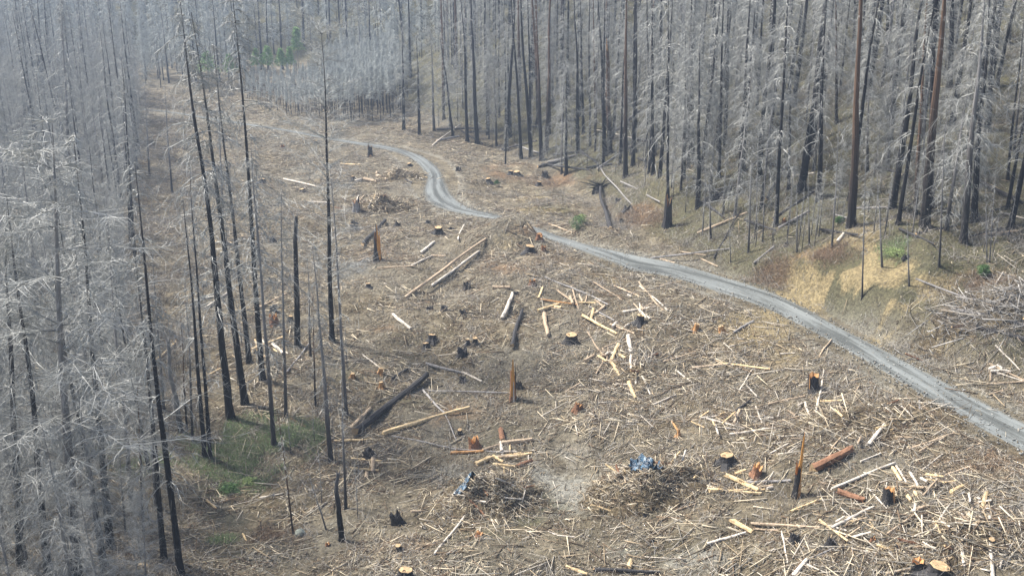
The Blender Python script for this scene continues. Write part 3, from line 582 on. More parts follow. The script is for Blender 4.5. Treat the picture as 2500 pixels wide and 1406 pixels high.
# ------------------------------------------------------------------ stumps and snags
def stump_mesh(r, h, jag, m_out, m_in, flare=.45, k=14, seed=0):
    R = random.Random(seed); V = []; Fc = []; mi = []; n = 5; ph = R.random()*6; tops = [R.uniform(-1, 1) for _ in range(k)]
    lobes = R.choice((3, 4, 5))
    prof = [max(.12, 1-jag*(.5+.5*tops[j]) if jag else 1+.03*tops[j]) for j in range(k)]
    for i in range(n+1):
        t = i/n
        for j in range(k):
            a = 2*math.pi*j/k; f = flare*math.exp(-t*4.5)*(1+.7*math.sin(lobes*a+ph)); q = r*(1+f+.05*R.uniform(-1, 1))
            z = -.35*r if i == 0 else h*t*(prof[j] if t > .5 else 1-(1-prof[j])*t)
            V.append((q*math.cos(a), q*math.sin(a), z))
    for i in range(n):
        for j in range(k): Fc.append((i*k+j, i*k+(j+1) % k, (i+1)*k+(j+1) % k, (i+1)*k+j)); mi.append(0)
    b = len(V)
    if jag:
        for j in range(k):
            a = 2*math.pi*j/k; V.append((r*.6*math.cos(a), r*.6*math.sin(a), h*prof[j]*.86))
        for j in range(k): Fc.append((n*k+j, n*k+(j+1) % k, b+(j+1) % k, b+j)); mi.append(1)
        V.append((0, 0, h*max(.25, 1-jag)*.7)); c = len(V)-1
        for j in range(k): Fc.append((b+j, b+(j+1) % k, c)); mi.append(1)
    return mkmesh('body', V, Fc, [M[m_out], M[m_in]], False, mi)
def slab(w_, d_, h, m, seed=0, lean=0):
    R = random.Random(seed); n = 7; V = []; Fc = []
    for i in range(n+1):
        t = i/n; s = (1-t**2.2*.85)
        for x, y in ((-1, -1), (1, -1), (1, 1), (-1, 1)): V.append((x*w_*s*R.uniform(.8, 1.1)+lean*t, y*d_*s, h*t))
    for i in range(n):
        for j in range(4): Fc.append((i*4+j, i*4+(j+1) % 4, i*4+4+(j+1) % 4, i*4+4+j))
    Fc += [(3, 2, 1, 0), (n*4, n*4+1, n*4+2, n*4+3)]
    return mkmesh('splinter', V, Fc, [M[m]])
SK = {'cut': 'sawn pale-topped stump', 'char': 'jagged charred stump', 'red': 'splintered red-brown stump', 'orange': 'orange-sided cut stump', 'hollow': 'hollow burnt stump'}
def pstump(u, v, wpx, hpx, kind, lab=None):
    p = hit(u, v); dp = depth(p); r = max(wpx/2/F*dp*.9, .16); h = max(hpx/F*dp*1.12, .3); sd_ = int(u*7+v)
    e = bpy.data.objects.new('stump', None); COL.objects.link(e); e.location = p-np.array([0, 0, .05]); e.rotation_euler = (random.uniform(-.2, .2), random.uniform(-.2, .2), random.random()*6)
    e.empty_display_size = .3
    if kind in ('cut', 'orange'):
        link('body', stump_mesh(r, h, 0, 'char' if kind == 'cut' else 'wood_orange', 'cut', flare=1.05, seed=sd_), e)
        k = 14; V = [(r*.97*(1+.06*math.sin(3*j+sd_))*math.cos(2*math.pi*j/k), r*.97*(1+.06*math.sin(3*j+sd_))*math.sin(2*math.pi*j/k), 0) for j in range(k)]; V += [(x*.99, y*.99, .05+.03*math.sin(x*9)) for x, y, _ in V]
        Fc = [tuple(range(k, 2*k))]+[(j, (j+1) % k, k+(j+1) % k, k+j) for j in range(k)]
        link('cut_face', mkmesh('cut_face', V, Fc, [M['cut']]), e, (0, 0, h-.005))
        link('hinge_splinter', slab(r*.3, r*.12, h*random.uniform(.12, .3), 'cut', sd_+3), e, (r*.3, r*.5, h))
        if kind == 'orange': link('charred_side', slab(r*.5, .05, h*.8, 'char', sd_), e, (r*.9, 0, 0))
    elif kind == 'hollow':
        link('body', stump_mesh(r, h, .35, 'char', 'wood_orange', seed=sd_), e); link('splinter', slab(r*.25, .06, h*1.0, 'wood_orange', sd_), e, (-r*1.05, 0, 0)); link('splinter', slab(r*.3, .06, h*.95, 'wood_tan', sd_+1), e, (r*.5, -r*.95, 0))
    else:
        link('body', stump_mesh(r, h, .6, 'char' if kind == 'char' else 'wood_red', 'char' if kind == 'char' else 'wood_orange', seed=sd_), e)
        for q in range(2 if kind == 'char' else 4):
            a = q*1.9+sd_; link('splinter', slab(r*.22, .05, h*random.uniform(.7, 1.1), 'char' if kind == 'char' else random.choice(('wood_red', 'wood_orange', 'char')), sd_+q), e, (r*.7*math.cos(a), r*.7*math.sin(a), 0))
    if lab: tag(e, lab, 'stump')
    else: pend(e, ('big ' if wpx >= 26 else 'small ' if wpx <= 12 else '')+SK[kind], 'stump', u, v, 'stumps')
STUMPS = """1070 570 20 15 cut|1102 563 14 9 char|1141 706 19 20 char|1292 616 24 15 cut|1300 696 18 14 red|1040 852 17 14 cut|1054 834 22 16 cut|1130 868 26 22 char|1142 841 11 12 cut|1160 839 12 15 cut|929 912 12 14 orange|932 947 12 14 orange|861 922 11 12 orange
1131 932 18 15 char|1268 946 17 18 char|865 552 21 13 char|872 563 16 8 char|970 553 14 14 char|1775 1130 36 20 cut|1846 1160 26 30 red|971 1278 30 34 char|976 1342 15 13 cut|988 1412 38 22 cut|1987 952 28 42 hollow|2025 1330 22 24 char|1940 1322 26 22 char
2240 1388 30 28 hollow|2190 1340 14 14 cut|1160 1092 28 30 red|1123 1060 12 13 cut|903 1118 30 24 char|1763 810 15 14 orange|1698 806 13 16 orange|1561 790 20 20 cut|1410 1003 22 22 red|1655 1066 9 18 orange|1531 516 20 16 char|1510 492 16 10 char|1517 543 12 10 char
1330 432 17 14 char|1246 427 12 9 cut|1262 428 16 9 cut|1315 452 12 8 cut|1120 417 14 10 char|1193 445 12 9 cut|670 792 22 28 red|667 762 18 18 char|666 588 16 10 char|709 784 12 12 cut|1317 584 17 15 red|1327 612 12 16 red|1915 543 10 11 red|2210 632 15 14 char
640 445 14 8 cut|738 468 14 6 cut|1045 545 14 8 char|690 360 9 8 red|862 438 10 7 cut|1260 720 14 10 char|1085 760 18 14 char|1050 757 18 12 char|1130 765 16 12 char|1460 465 26 12 char|1575 1260 12 8 char|1170 1310 20 14 red|1035 1290 12 7 char|800 1330 12 10 red
1920 600 12 9 char|2055 1000 12 16 char|2130 1320 14 14 red|2420 1330 16 16 cut|1900 280 10 8 char|1890 345 16 14 char|1000 405 10 6 cut|770 350 8 6 cut|560 600 12 8 cut|500 700 14 8 char|900 700 12 8 cut""".replace('\n', '|').split('|')
for s in STUMPS:
    a = s.split(); pstump(*map(float, a[:4]), a[4])
pstump(1395, 838, 30, 22, 'cut', 'yellow-topped splayed stump with orange roots in the middle of the clearing')
pstump(2170, 1228, 30, 42, 'hollow', 'black and orange cut stump under crossed poles at lower right')
pstump(2285, 1412, 54, 34, 'cut', 'biggest yellow-topped stump at the bottom right corner')
def psnag(u, v, tv, wpx, name, lab, kinds):
    p = hit(u, v); dp = depth(p); r = wpx/2/F*dp*.8; h = (v-tv)/F*dp*1.04
    e = bpy.data.objects.new('snag', None); COL.objects.link(e); e.location = p-np.array([0, 0, .1]); e.empty_display_size = .5
    link('body', stump_mesh(r, h*kinds[1], .45, kinds[0], 'wood_orange', .5, seed=int(u)), e)
    for i, (w_, hh, m, dx, dy, ln) in enumerate(kinds[2]): link('splinter', slab(r*w_, r*.25, h*hh, m, int(u)+i, ln*r), e, (dx*r, dy*r, 0))
    tag(e, lab, 'snag')
psnag(922, 636, 545, 19, 'snag', 'tall black snag with an orange strip down its right side', ('char', .8, [(.3, 1.0, 'char', -.1, 0, 0), (.4, 1.0, 'wood_fire', .6, -.9, -.3), (.25, .8, 'wood_fire', .95, -.4, 0)]))
psnag(1252, 976, 868, 17, 'snag', 'orange split snag standing upright in the middle of the clearing', ('wood_red', .82, [(.85, 1.0, 'wood_fire', 0, -.9, 0), (.3, .5, 'wood_white', .3, -1.3, 0), (.3, .9, 'char', .9, -.3, 0)]))
psnag(1943, 1210, 1030, 18, 'snag', 'tall thin half-burnt snag splintered to a point at lower right', ('char', .6, [(.65, .9, 'wood_fire', .25, -.6, .2), (.4, 1.0, 'char', .3, .1, .2), (.5, .27, 'wood_orange', .6, -1.25, 0), (.4, .95, 'wood_fire', .6, -.2, .1)]))
psnag(904, 382, 350, 14, 'snag', 'short black burnt snag beside the road before the bend', ('char', .95, [(.4, 1.0, 'char', -.4, 0, 0), (.6, .2, 'wood_orange', .3, -1.3, 0)]))
psnag(1629, 553, 470, 22, 'snag', 'stout black fluted snag at the foot of the forest slope', ('char', .97, [(.3, 1.03, 'char', -.8, 0, 0), (.25, 1.0, 'char', .8, .1, 0), (.3, .9, 'char', 0, -.9, 0)]))
psnag(870, 515, 478, 20, 'snag', 'greyish burnt snag at the left end of the wood heap', ('wood_grey', .9, [(.4, 1.0, 'char', .8, 0, 0), (.3, .8, 'wood_tan', 1.6, 0, 0)]))
for k_, (tt, x_, h_, H_) in enumerate(TIPS): link('broken_tip', slab(.2, .14, h_, 'wood_orange', k_), tt, (x_, x_, H_-.9))   # fresh break at the trunk's tip
# root plate of the uprooted tree
rp = hit(1467, 462); V = []
cs, Fc = [], []
n = 90; o_ = rng.normal(size=(n, 3))*np.array([1.0, .35, .55]); P0 = np.tile(rp+[0, 0, .6], (n, 1))+o_*.35; P1 = P0+o_*1.5
v_, f_ = prisms(P0, P1, .09, .02); ro = link('root_plate', mkmesh('root_plate', v_-rp, f_, [M['char']]), None, rp)
tag(ro, 'dark upturned root plate above the uprooted grey tree', 'roots')
# ------------------------------------------------------------------ heaps
def heap(u, v, rx, ry, hh, n, matn, lab, big=0, long_=1.0, nm='slash_heap', rad_=.03):
    p = hit(u, v); e = bpy.data.objects.new(nm, None); COL.objects.link(e); e.location = p; e.empty_display_size = .5
    def hgt(x, y): return hh*np.exp(-((x/rx)**2+(y/ry)**2)*1.6)*(1+.9*fbm((x+p[0])/1.3, (y+p[1])/1.3, 3))
    g = 26; xs = np.linspace(-1.5, 1.5, g); A, B = np.meshgrid(xs*rx, xs*ry, indexing='ij')
    Z = hz(p[0]+A, p[1]+B)-p[2]+hgt(A, B)*.85-.12-.5*sstep(1.1, 1.5, np.hypot(A/rx, B/ry))+fbm(A*1.3+p[0], B*1.3, 3)*.3*hh
    I = np.arange(g*g).reshape(g, g); Fq = np.stack([I[:-1, :-1], I[1:, :-1], I[1:, 1:], I[:-1, 1:]], -1).reshape(-1, 4)
    link('soil_core', mkmesh('soil_core', np.stack([A, B, Z], -1).reshape(-1, 3), Fq, [M['heap']], True), e)
    q = rng.normal(size=(n, 2))*.55; x = q[:, 0]*rx; y = q[:, 1]*ry; a = rng.random(n)*6.28; L = long_*(.3+1.5*rng.random(n)**1.6)
    el = rng.normal(size=n)*.38; z = hz(p[0]+x, p[1]+y)-p[2]+hgt(x, y)*(.78+.25*rng.random(n))
    P0 = np.stack([x, y, z], 1); D = np.stack([np.cos(a)*np.cos(el), np.sin(a)*np.cos(el), np.sin(el)], 1)*L[:, None]; mid = P0
    P0 = mid-D/2; P1 = mid+D/2; gz = hz(p[0]+P0[:, 0], p[1]+P0[:, 1])-p[2]; P0[:, 2] = np.maximum(P0[:, 2], gz); gz = hz(p[0]+P1[:, 0], p[1]+P1[:, 1])-p[2]; P1[:, 2] = np.maximum(P1[:, 2], gz)
    R = rad_*(.35+1.7*rng.random(n)**3)
    o = link('tangled_branches', mkmesh('tangled_branches', *prisms(P0, P1, R, R*.6), [M[matn]]), e); o['kind'] = 'stuff'
    for i in range(big):
        j = rng.integers(0, n); d = unit(P1[j]-P0[j]); L_ = rng.uniform(1.2, 2.6); r_ = rng.uniform(.06, .12)
        a_ = mid[j]-d*L_/2+[0, 0, .1]; me = log_mesh(a_, a_+d*L_, r_, r_*.8, 7, .02, random.choice(('wood_tan', 'wood_white', 'wood_pale', 'wood_red')))
        link('chunk', me, e, a_)
    tag(e, lab, 'heap'); return p, hgt
def g_heap(n, b):
    v = objco(n); f = noise(n, 3, v, 8, .8); bump(n, b, f, 1, .3); return ramp(n, f, [(.35, (.04, .032, .022)), (.5, (.12, .095, .06)), (.65, (.27, .22, .14))])
M['heap'] = mat('heap_litter', g_heap, .95, .1)
h1, f1 = heap(1195, 1222, 4.3, 3.0, 2.5, 3400, 'litter', 'left slash heap of tangled branches with a dark sheet on top', 10)
h2, f2 = heap(1575, 1205, 4.7, 3.3, 2.9, 4200, 'litter', 'right slash heap of tangled branches with a crumpled dark sheet', 10)
heap(940, 505, 5.5, 4, 1.6, 1300, 'litter', 'broad heap of broken wood and bark left of the road bend', 14, 1.6, 'wood_heap', .05)
heap(970, 432, 5, 3.5, 1.3, 800, 'litter', 'small heap of branches up the clearing beyond the wood heap', 6, 1.6, 'wood_heap', .05)
heap(2440, 765, 7, 3.6, 1.1, 900, 'litter_grey', 'heap of grey dead branches on the slope by the right edge', 4, 3.2, 'branch_heap', .045)
heap(1545, 905, 2.6, 6, .5, 260, 'litter', 'tangled pile of pale poles and twigs in the middle right clearing', 6, 1.8, 'pole_pile', .05)
heap(2320, 1330, 5.5, 3.2, .6, 700, 'litter', 'wide tangle of broken poles in the bottom right corner', 8, 2.2, 'pole_pile', .045)
heap(2100, 1040, 9, 5, .6, 900, 'litter', 'spread-out tangle of poles between the road and the tall thin snag', 6, 2.4, 'pole_pile', .04)
def tarp(hp, hgt, pts, wd, lab, seed):
    n = 26; m = 9; V = []; P = dens(np.array([(a, b, 0) for a, b in pts], float), 12); idx = np.linspace(0, len(P)-1, n).astype(int); P = P[idx]; R = np.random.default_rng(seed)
    for i in range(n):
        d = P[min(i+1, n-1)]-P[max(i-1, 0)]; s = np.array([-d[1], d[0]]); s = s/np.linalg.norm(s)
        for j in range(m):
            t = (j/(m-1)-.5)*wd*(.55+.45*math.sin(i*.9+seed)**2+.2*R.random()); x, y = P[i][0]+s[0]*t, P[i][1]+s[1]*t
            z = float(hz(hp[0]+x, hp[1]+y))-hp[2]+float(hgt(x, y))+.38+.2*R.random()+.12*math.cos(j*2.1+i*.7)
            V.append((x, y, z))
    Fc = [(i*m+j, i*m+j+1, (i+1)*m+j+1, (i+1)*m+j) for i in range(n-1) for j in range(m-1)]
    me = mkmesh('plastic_sheet', V, Fc, [M['tarp']], True); o = link('plastic_sheet', me, None, hp); md = o.modifiers.new('th', 'SOLIDIFY'); md.thickness = .02
    tag(o, lab, 'plastic sheet')
tarp(h1, f1, [(-2.7, -.6), (-2.2, .5), (-1.5, 1.6), (-.4, 2.2)], 1.3, 'long crumpled blue-black plastic sheet draped over the left slash heap', 3)
tarp(h2, f2, [(-1.1, 1.2), (-.4, 1.5), (.1, 1.0), (.4, .2), (.8, -.6)], 1.5, 'crumpled blue-black plastic sheet on top of the right slash heap', 5)
# ------------------------------------------------------------------ greens
def shrub(u, v, hpx, wpx, m, name, lab, catg, conic=False, nlf=1400):
    p = hit(u, v); dp = depth(p); h = hpx/F*dp; w_ = wpx/F*dp; e = bpy.data.objects.new(name, None); COL.objects.link(e); e.location = p; e.empty_display_size = .3
    t = rng.random(nlf); a = rng.random(nlf)*6.28; R = (w_/2)*((1-t)**.8 if conic else np.sqrt(1-(2*t-.8)**2*.6).clip(.1))*rng.random(nlf)**.45*(.75+.3*np.sin(a*3+t*9))
    z0 = .52 if conic else .08; P = np.stack([R*np.cos(a), R*np.sin(a), h*(z0+(1-z0)*t)], 1); D = P*np.array([1, 1, 0]); D /= np.maximum(np.linalg.norm(D, axis=1, keepdims=True), .01); D += rng.normal(size=D.shape)*.6
    D /= np.linalg.norm(D, axis=1, keepdims=True); s = max(.16, h*.07)
    o = link('foliage', mkmesh('foliage', *twigs2(P, P+D*s*.6, P+D*s*1.2+[0, 0, -.03], s*.28), [M[m]]), e); st = rng.normal(size=(9, 3))*np.array([.12, .12, 0])*w_*(0 if conic else 1)
    n0 = 1 if conic else 9; link('stem', mkmesh('stem', *prisms(np.zeros((n0, 3)), (st+[0, 0, h*.95 if conic else h*.6])[:n0], .05+h*.006, .01), [M['bark_grey']]), e)
    tag(e, lab, catg)
for a in [(1408,560,34,40,'needle','shrub','green leafy shrub beside the road behind the knoll','shrub'),(1420,545,22,30,'needle_yellow','shrub','yellow-green shrub just behind the green roadside shrub','shrub'),(1213,456,16,18,'needle','young_conifer','tiny green conifer on the slope right of the road bend','tree',True),
(2400,672,26,34,'needle','shrub','dark green bush on the right slope above the branch heap','shrub'),(560,1198,18,60,'needle','shrub','bright green low bush at the edge of the muddy hollow','shrub'),(610,1180,14,40,'needle_yellow','shrub','pale green low bush right of the bright green bush','shrub'),
(2190,625,18,70,'needle_yellow','shrub','yellow-green undergrowth at the top of the earth bank','shrub'),(2050,545,16,26,'needle','shrub','small green shrub right of the thick trunk foot','shrub'),(2360,460,16,22,'needle','shrub','faint green shrub between the right slope trunks','shrub')]: shrub(*a)
for i, a in enumerate([(630,202,80,34,'needle_yellow','leftmost green conifer standing in the dense young stand'),(658,204,88,48,'needle_yellow','bushy bright green conifer in the dense young stand'),(690,204,82,34,'needle_yellow','pale green narrow conifer in the dense young stand'),(712,204,86,28,'needle_yellow','rightmost slim green conifer in the dense young stand'),
(730,180,108,32,'needle_yellow','tall yellow-green conifer rising above the dense young stand'),(512,225,95,70,'needle_yellow','soft green conifer left of the dense young stand behind the tall trunks'),(565,215,80,40,'needle','small green conifer between two tall left trunks'),(375,40,70,34,'needle_yellow','hazy green conifer high at the upper left')]):
    shrub(a[0], a[1], a[2], a[3], 'needle_light', 'live_conifer', a[5], 'tree', True, 700)
# boulder
p = hit(733, 1306); e_ = bpy.data.meshes.new('boulder'); import bmesh; bm = bmesh.new(); bmesh.ops.create_icosphere(bm, subdivisions=3, radius=.5)
for v in bm.verts: v.co *= 1+.18*float(fbm(np.array(v.co.x*2+3), np.array(v.co.y*2+v.co.z*1.7), 3)); v.co.z *= .8
bm.to_mesh(e_); bm.free(); e_.materials.append(M['rock']); tag(link('boulder', e_, None, p+np.array([0, 0, .22])), 'pale green-grey round boulder at the foot of the leaning thin trunk', 'rock')
# ------------------------------------------------------------------ forest fill
HX = np.array(HERO)
def inpoly(U, V, P): return inside(U, V, np.array(P, float))
EDGE_U = [900, 960, 1000, 1060, 1150, 1250, 1400, 1550, 1700, 1850, 2000, 2100, 2250, 2400, 2600]
EDGE_V = [285, 292, 318, 340, 352, 385, 410, 415, 495, 560, 570, 540, 560, 590, 560]
LPOLY = [(-250,1700),(-250,200),(0,190),(120,180),(300,215),(345,260),(340,420),(300,520),(310,800),(330,1000),(365,1150),(410,1406),(400,1700)]
PPOLY = [(585,245),(640,262),(720,285),(850,300),(955,296),(1000,250),(960,150),(880,120),(600,150)]
def scatter(n, x0, x1, y0, y1, spacing, ok, seed):
    r = np.random.default_rng(seed); P = np.stack([r.uniform(x0, x1, n), r.uniform(y0, y1, n)], 1); Z = hz(P[:, 0], P[:, 1]); U, V, D = proj(P[:, 0], P[:, 1], Z)
    m = ok(P[:, 0], P[:, 1], U, V) & (samp(RDG, P[:, 0], P[:, 1]) > 4); P = P[m]; Z = Z[m]; U = U[m]; V = V[m]; D = D[m]
    cell = {}; keep = []
    for i, (x, y) in enumerate(P):
        c = (int(x//spacing), int(y//spacing)); bad = False
        for a in (-1, 0, 1):
            for b in (-1, 0, 1):
                for j in cell.get((c[0]+a, c[1]+b), ()):
                    if (P[j, 0]-x)**2+(P[j, 1]-y)**2 < spacing**2: bad = True
        if not bad: cell.setdefault(c, []).append(i); keep.append(i)
    k = np.array(keep); return P[k], Z[k], U[k], V[k], D[k]
def visible_u(U): return (U > -160) & (U < 2660)
def ok_right(X, Y, U, V): return (U > 940) & (U < 2640) & (V < np.interp(U, EDGE_U, EDGE_V)-4) & (V > -260) & (Y < 330) & ~inside(X, Y, FOOT)
def ok_left(X, Y, U, V): return inpoly(U, V, LPOLY) & (Y < 330)
def ok_back(X, Y, U, V): return visible_u(U) & (~inside(X, Y, FOOT) | ((Y > 330) & (V < 215) & (U < 620))) & (V > -60) & ((Y >= 330) | ((U < 960) & (U > 560))) & ~inpoly(U, V, PPOLY)
FOREST = []   # (x, y, z, H, r, crown, trunk, zone)
def hd(x, y): return np.min(np.hypot(HX[:, 0]-x, HX[:, 1]-y))
A = scatter(9000, -20, 190, 90, 330, 3.8, ok_right, 1)
for (x, y), z, u, v, d in zip(A[0], *A[1:]):
    if hd(x, y) < 1.6: continue
    q = random.random()
    if q < .44: c, t, H, r = 'fluff', 'grey', random.uniform(10, 26), random.uniform(.12, .24)
    elif q < .6: c, t, H, r = 'mid', 'black', random.uniform(20, 32), random.uniform(.18, .32)
    elif q < .8: c, t, H, r = 'sparse', 'black', random.uniform(26, 40), random.uniform(.22, .40)
    elif q < .94: c, t, H, r = 'stubs', random.choice(('black', 'black', 'brown')), random.uniform(30, 44), random.uniform(.3, .5)
    else: c, t, H, r = 'thin', 'black', random.uniform(12, 24), random.uniform(.12, .2)
    FOREST.append((x, y, z, H, r*1.2, c, t, d, 'R'))
A = scatter(12000, -190, -15, 62, 330, 4.0, ok_left, 2)
for (x, y), z, u, v, d in zip(A[0], *A[1:]):
    if hd(x, y) < 1.4: continue
    q = random.random(); lim = 26 if y < 200 else 34
    if q < .3: c, t, H, r = 'fluff', 'grey', random.uniform(.4, .8)*lim, random.uniform(.1, .2)
    elif q < .72: c, t, H, r = 'wisp', 'grey', random.uniform(.35, .7)*lim, random.uniform(.08, .16)
    elif q < .88: c, t, H, r = 'mid', 'black', random.uniform(.7, 1.1)*lim, random.uniform(.16, .28)
    else: c, t, H, r = 'sparse', 'black', random.uniform(.8, 1.2)*lim, random.uniform(.2, .3)
    FOREST.append((x, y, z, H, r, c, t, d, 'L'))
# isolated young dead trees in and around the clearing edge
for i in range(40):
    u = random.uniform(560, 900); v = random.uniform(560, 1300); p = hit(u, v)
    if u < 900 and not (520 < u < 780 and 1150 < v): FOREST.append((p[0], p[1], p[2], random.uniform(3, 7), .05, 'thin', 'grey', depth(p), 'C'))
for i in range(30):
    u = random.uniform(1500, 2480); v = np.interp(u, EDGE_U, EDGE_V)+random.uniform(-10, 45); p = hit(u, v)
    if float(samp(RDG, p[0], p[1])) > 4: FOREST.append((p[0], p[1], p[2], random.uniform(4, 11), .06, 'thin', 'grey', depth(p), 'C'))
UNDER = []
A = scatter(9000, -20, 150, 70, 260, 2.9, lambda X, Y, U, V: (U > 960) & (U < 2640) & (V < np.interp(U, EDGE_U, EDGE_V)+12) & (V > -260) & ~inside(X, Y, FOOT) & (fbm(X/9, Y/9, 2) > -.12) & (((U-2110)/110)**2+((V-670)/75)**2 > 1), 8)
for (x, y), z in zip(A[0], A[1]): UNDER.append((x, y, z, random.uniform(3, 9), .06, random.choice(('fluff', 'fluff', 'wisp', 'thin')), 'grey', 200, 'R'))
A = scatter(7000, -110, -15, 62, 240, 3.6, lambda X, Y, U, V: inpoly(U, V, LPOLY+[]), 9)
for (x, y), z in zip(A[0], A[1]): UNDER.append((x, y, z, random.uniform(4, 12), .06, random.choice(('wisp', 'wisp', 'fluff', 'thin')), 'grey', 200, 'L'))
for i in range(46):                                             # fallen trunks on the burnt slope
    u = random.uniform(1020, 2480); v = np.interp(u, EDGE_U, EDGE_V)-random.uniform(-30, 190)*random.random(); a = random.uniform(-.5, .9)*random.choice((1, 1, -1)); l = random.uniform(40, 120)
    plog(u, v, u+l*math.cos(a), max(v-l*.7*math.sin(a), 20), random.uniform(3.5, 7), random.choice(('char', 'char', 'char', 'grey')))
FOREST.sort(key=lambda t: t[7]/t[3]**.8)
NI = max(0, 298-len(HERO))
ZL = {'R': [('weathered grey fluffy dead conifer in the crowded burnt forest on the right slope', 'burnt trees filling the right slope'), ('charred dark tall trunk in the crowded burnt forest on the right slope', 'tall burnt trunks filling the right slope')],
      'L': [('ashen fluffy dead conifer in the burnt wood along the left edge', 'burnt trees filling the left edge'), ('charred dark tall trunk in the burnt wood along the left edge', 'tall burnt trunks filling the left edge')],
      'C': [('small bare grey dead sapling at the rim of the clearing', 'dead saplings round the clearing')]*2}
for k in range(min(NI, len(FOREST))):
    x, y, z, H, r, c, t, d, zn = FOREST[k]; brk = t != 'brown' and c in ('sparse', 'mid', 'stubs') and random.random() < .16
    if brk: H *= random.uniform(.35, .7); c = 'stubs'
    e = make_tree(np.array([x, y, z-.15]), np.array([x+random.gauss(0, .038)*H, y+random.gauss(0, .02)*H, z+H]), r, c if not brk else 'stubs', t+('_b' if brk else ''))
    hw = 'tall' if H > 30 else ('short' if H < 15 else 'mid-height'); cw = {'fluff': 'fluffy dead conifer', 'mid': 'twiggy dead conifer', 'sparse': 'sparse dead conifer', 'thin': 'bare dead sapling', 'stubs': 'nearly limbless trunk', 'wisp': 'wispy dead conifer'}[c]
    uu, vv, _ = proj(x, y, z); pend(e, f'{hw} {t} {cw}', 'tree', float(uu), float(vv), ZL[zn][0][1])
REST = FOREST[NI:]+UNDER
print('FOREST', len(FOREST), 'hero', len(HERO))
# whole-tree prototypes for the uncountable mass, instanced by geometry nodes
def joined(trunk, r, crown):
    mt, mc = random.choice(TR[trunk]), random.choice(CR[crown]); Vs = []; Fs = []; ms = []; off = 0
    V = []; Fc = []; mi = []
    for me, sc, m in ((mt, (r, r, 1), 0), (mc, (1, 1, 1), 1)):
        co = np.zeros(len(me.vertices)*3); me.vertices.foreach_get('co', co); V.append(co.reshape(-1, 3)*sc); me.calc_loop_triangles()
        tr = np.zeros(len(me.loop_triangles)*3, np.int32); me.loop_triangles.foreach_get('vertices', tr); Fc.append(tr.reshape(-1, 3)+off); off += len(me.vertices); mi.append(np.full(len(tr)//3, m))
    me = mkmesh('proto', np.concatenate(V), np.concatenate(Fc), [mt.materials[0], mc.materials[0]], False, np.concatenate(mi))
    return me
def stuff_forest(name, label, catg, protos, pts):   # pts: x,y,z,H,proto,rot
    pc = bpy.data.collections.new(name+'_kinds')
    for i, me in enumerate(protos):
        o = bpy.data.objects.new(f'{name}_kind_{i:02d}', me); pc.objects.link(o)
    pts = np.array(pts, float); me = bpy.data.meshes.new(name); me.vertices.add(len(pts)); me.vertices.foreach_set('co', pts[:, :3].astype(np.float32).ravel())
    for nm, ty, col in (('scl', 'FLOAT', pts[:, 3]), ('idx', 'INT', pts[:, 4].astype(np.int32)), ('rz', 'FLOAT', pts[:, 5])):
        at = me.attributes.new(nm, ty, 'POINT'); at.data.foreach_set('value', col.astype(np.float32) if ty == 'FLOAT' else col)
    o = link(name, me); g = bpy.data.node_groups.new(name, 'GeometryNodeTree'); g.interface.new_socket('Geometry', in_out='INPUT', socket_type='NodeSocketGeometry'); g.interface.new_socket('Geometry', in_out='OUTPUT', socket_type='NodeSocketGeometry')
    gi = g.nodes.new('NodeGroupInput'); go = g.nodes.new('NodeGroupOutput'); mp = g.nodes.new('GeometryNodeMeshToPoints'); ip = g.nodes.new('GeometryNodeInstanceOnPoints'); ci = g.nodes.new('GeometryNodeCollectionInfo')
    ci.inputs['Collection'].default_value = pc; ci.inputs['Separate Children'].default_value = True; ci.inputs['Reset Children'].default_value = True; ip.inputs['Pick Instance'].default_value = True
    def na(nm, ty):
        a = g.nodes.new('GeometryNodeInputNamedAttribute'); a.data_type = ty; a.inputs[0].default_value = nm; return a.outputs[0]
    cx = g.nodes.new('ShaderNodeCombineXYZ'); g.links.new(na('rz', 'FLOAT'), cx.inputs[2]); L = g.links.new
    L(gi.outputs[0], mp.inputs[0]); L(mp.outputs[0], ip.inputs['Points']); L(ci.outputs[0], ip.inputs['Instance']); L(na('idx', 'INT'), ip.inputs['Instance Index']); L(cx.outputs[0], ip.inputs['Rotation']); L(na('scl', 'FLOAT'), ip.inputs['Scale']); L(ip.outputs[0], go.inputs[0])
    m = o.modifiers.new('spread', 'NODES'); m.node_group = g
    tag(o, label, catg, None, 'stuff'); return o
kinds = [('grey', .009, 'fluff'), ('grey', .008, 'wisp'), ('black', .010, 'mid'), ('black', .010, 'sparse'), ('black', .012, 'stubs'), ('brown', .012, 'stubs'), ('grey', .008, 'thin')]
km = {c: i for i, (_, _, c) in enumerate(kinds)}
stuff_forest('burnt_forest_beyond', 'grey mass of burnt conifers filling gaps between the nearer trunks on both sides', 'forest', [joined(*k) for k in kinds],
             [(x, y, z-.2, H, km[c], random.random()*6.28) for x, y, z, H, r, c, t, d, zn in REST])
A = scatter(26000, -330, 160, 230, 600, 4.6, ok_back, 3)
fk = [('black', .009, 'far'), ('grey', .007, 'far'), ('grey', .007, 'far'), ('black', .010, 'sparse'), ('black', .012, 'stubs')]
pts = [(x, y, z-.2, random.choice((random.uniform(9, 20), random.uniform(18, 42))), random.choice((0, 1, 1, 2, 2, 3, 4)), random.random()*6.28) for (x, y), z in zip(A[0], A[1])]
print('BACK', len(pts))
stuff_forest('far_hillside_forest', 'hazy blue-grey mass of burnt conifers on the far hillside along the top', 'forest', [joined(*k) for k in fk], pts)
A = scatter(9000, -130, -10, 230, 380, 1.9, lambda X, Y, U, V: inpoly(U, V, PPOLY) & ~((U < 765) & (V < 203)), 4)
x_u = lambda i: A[2][i]
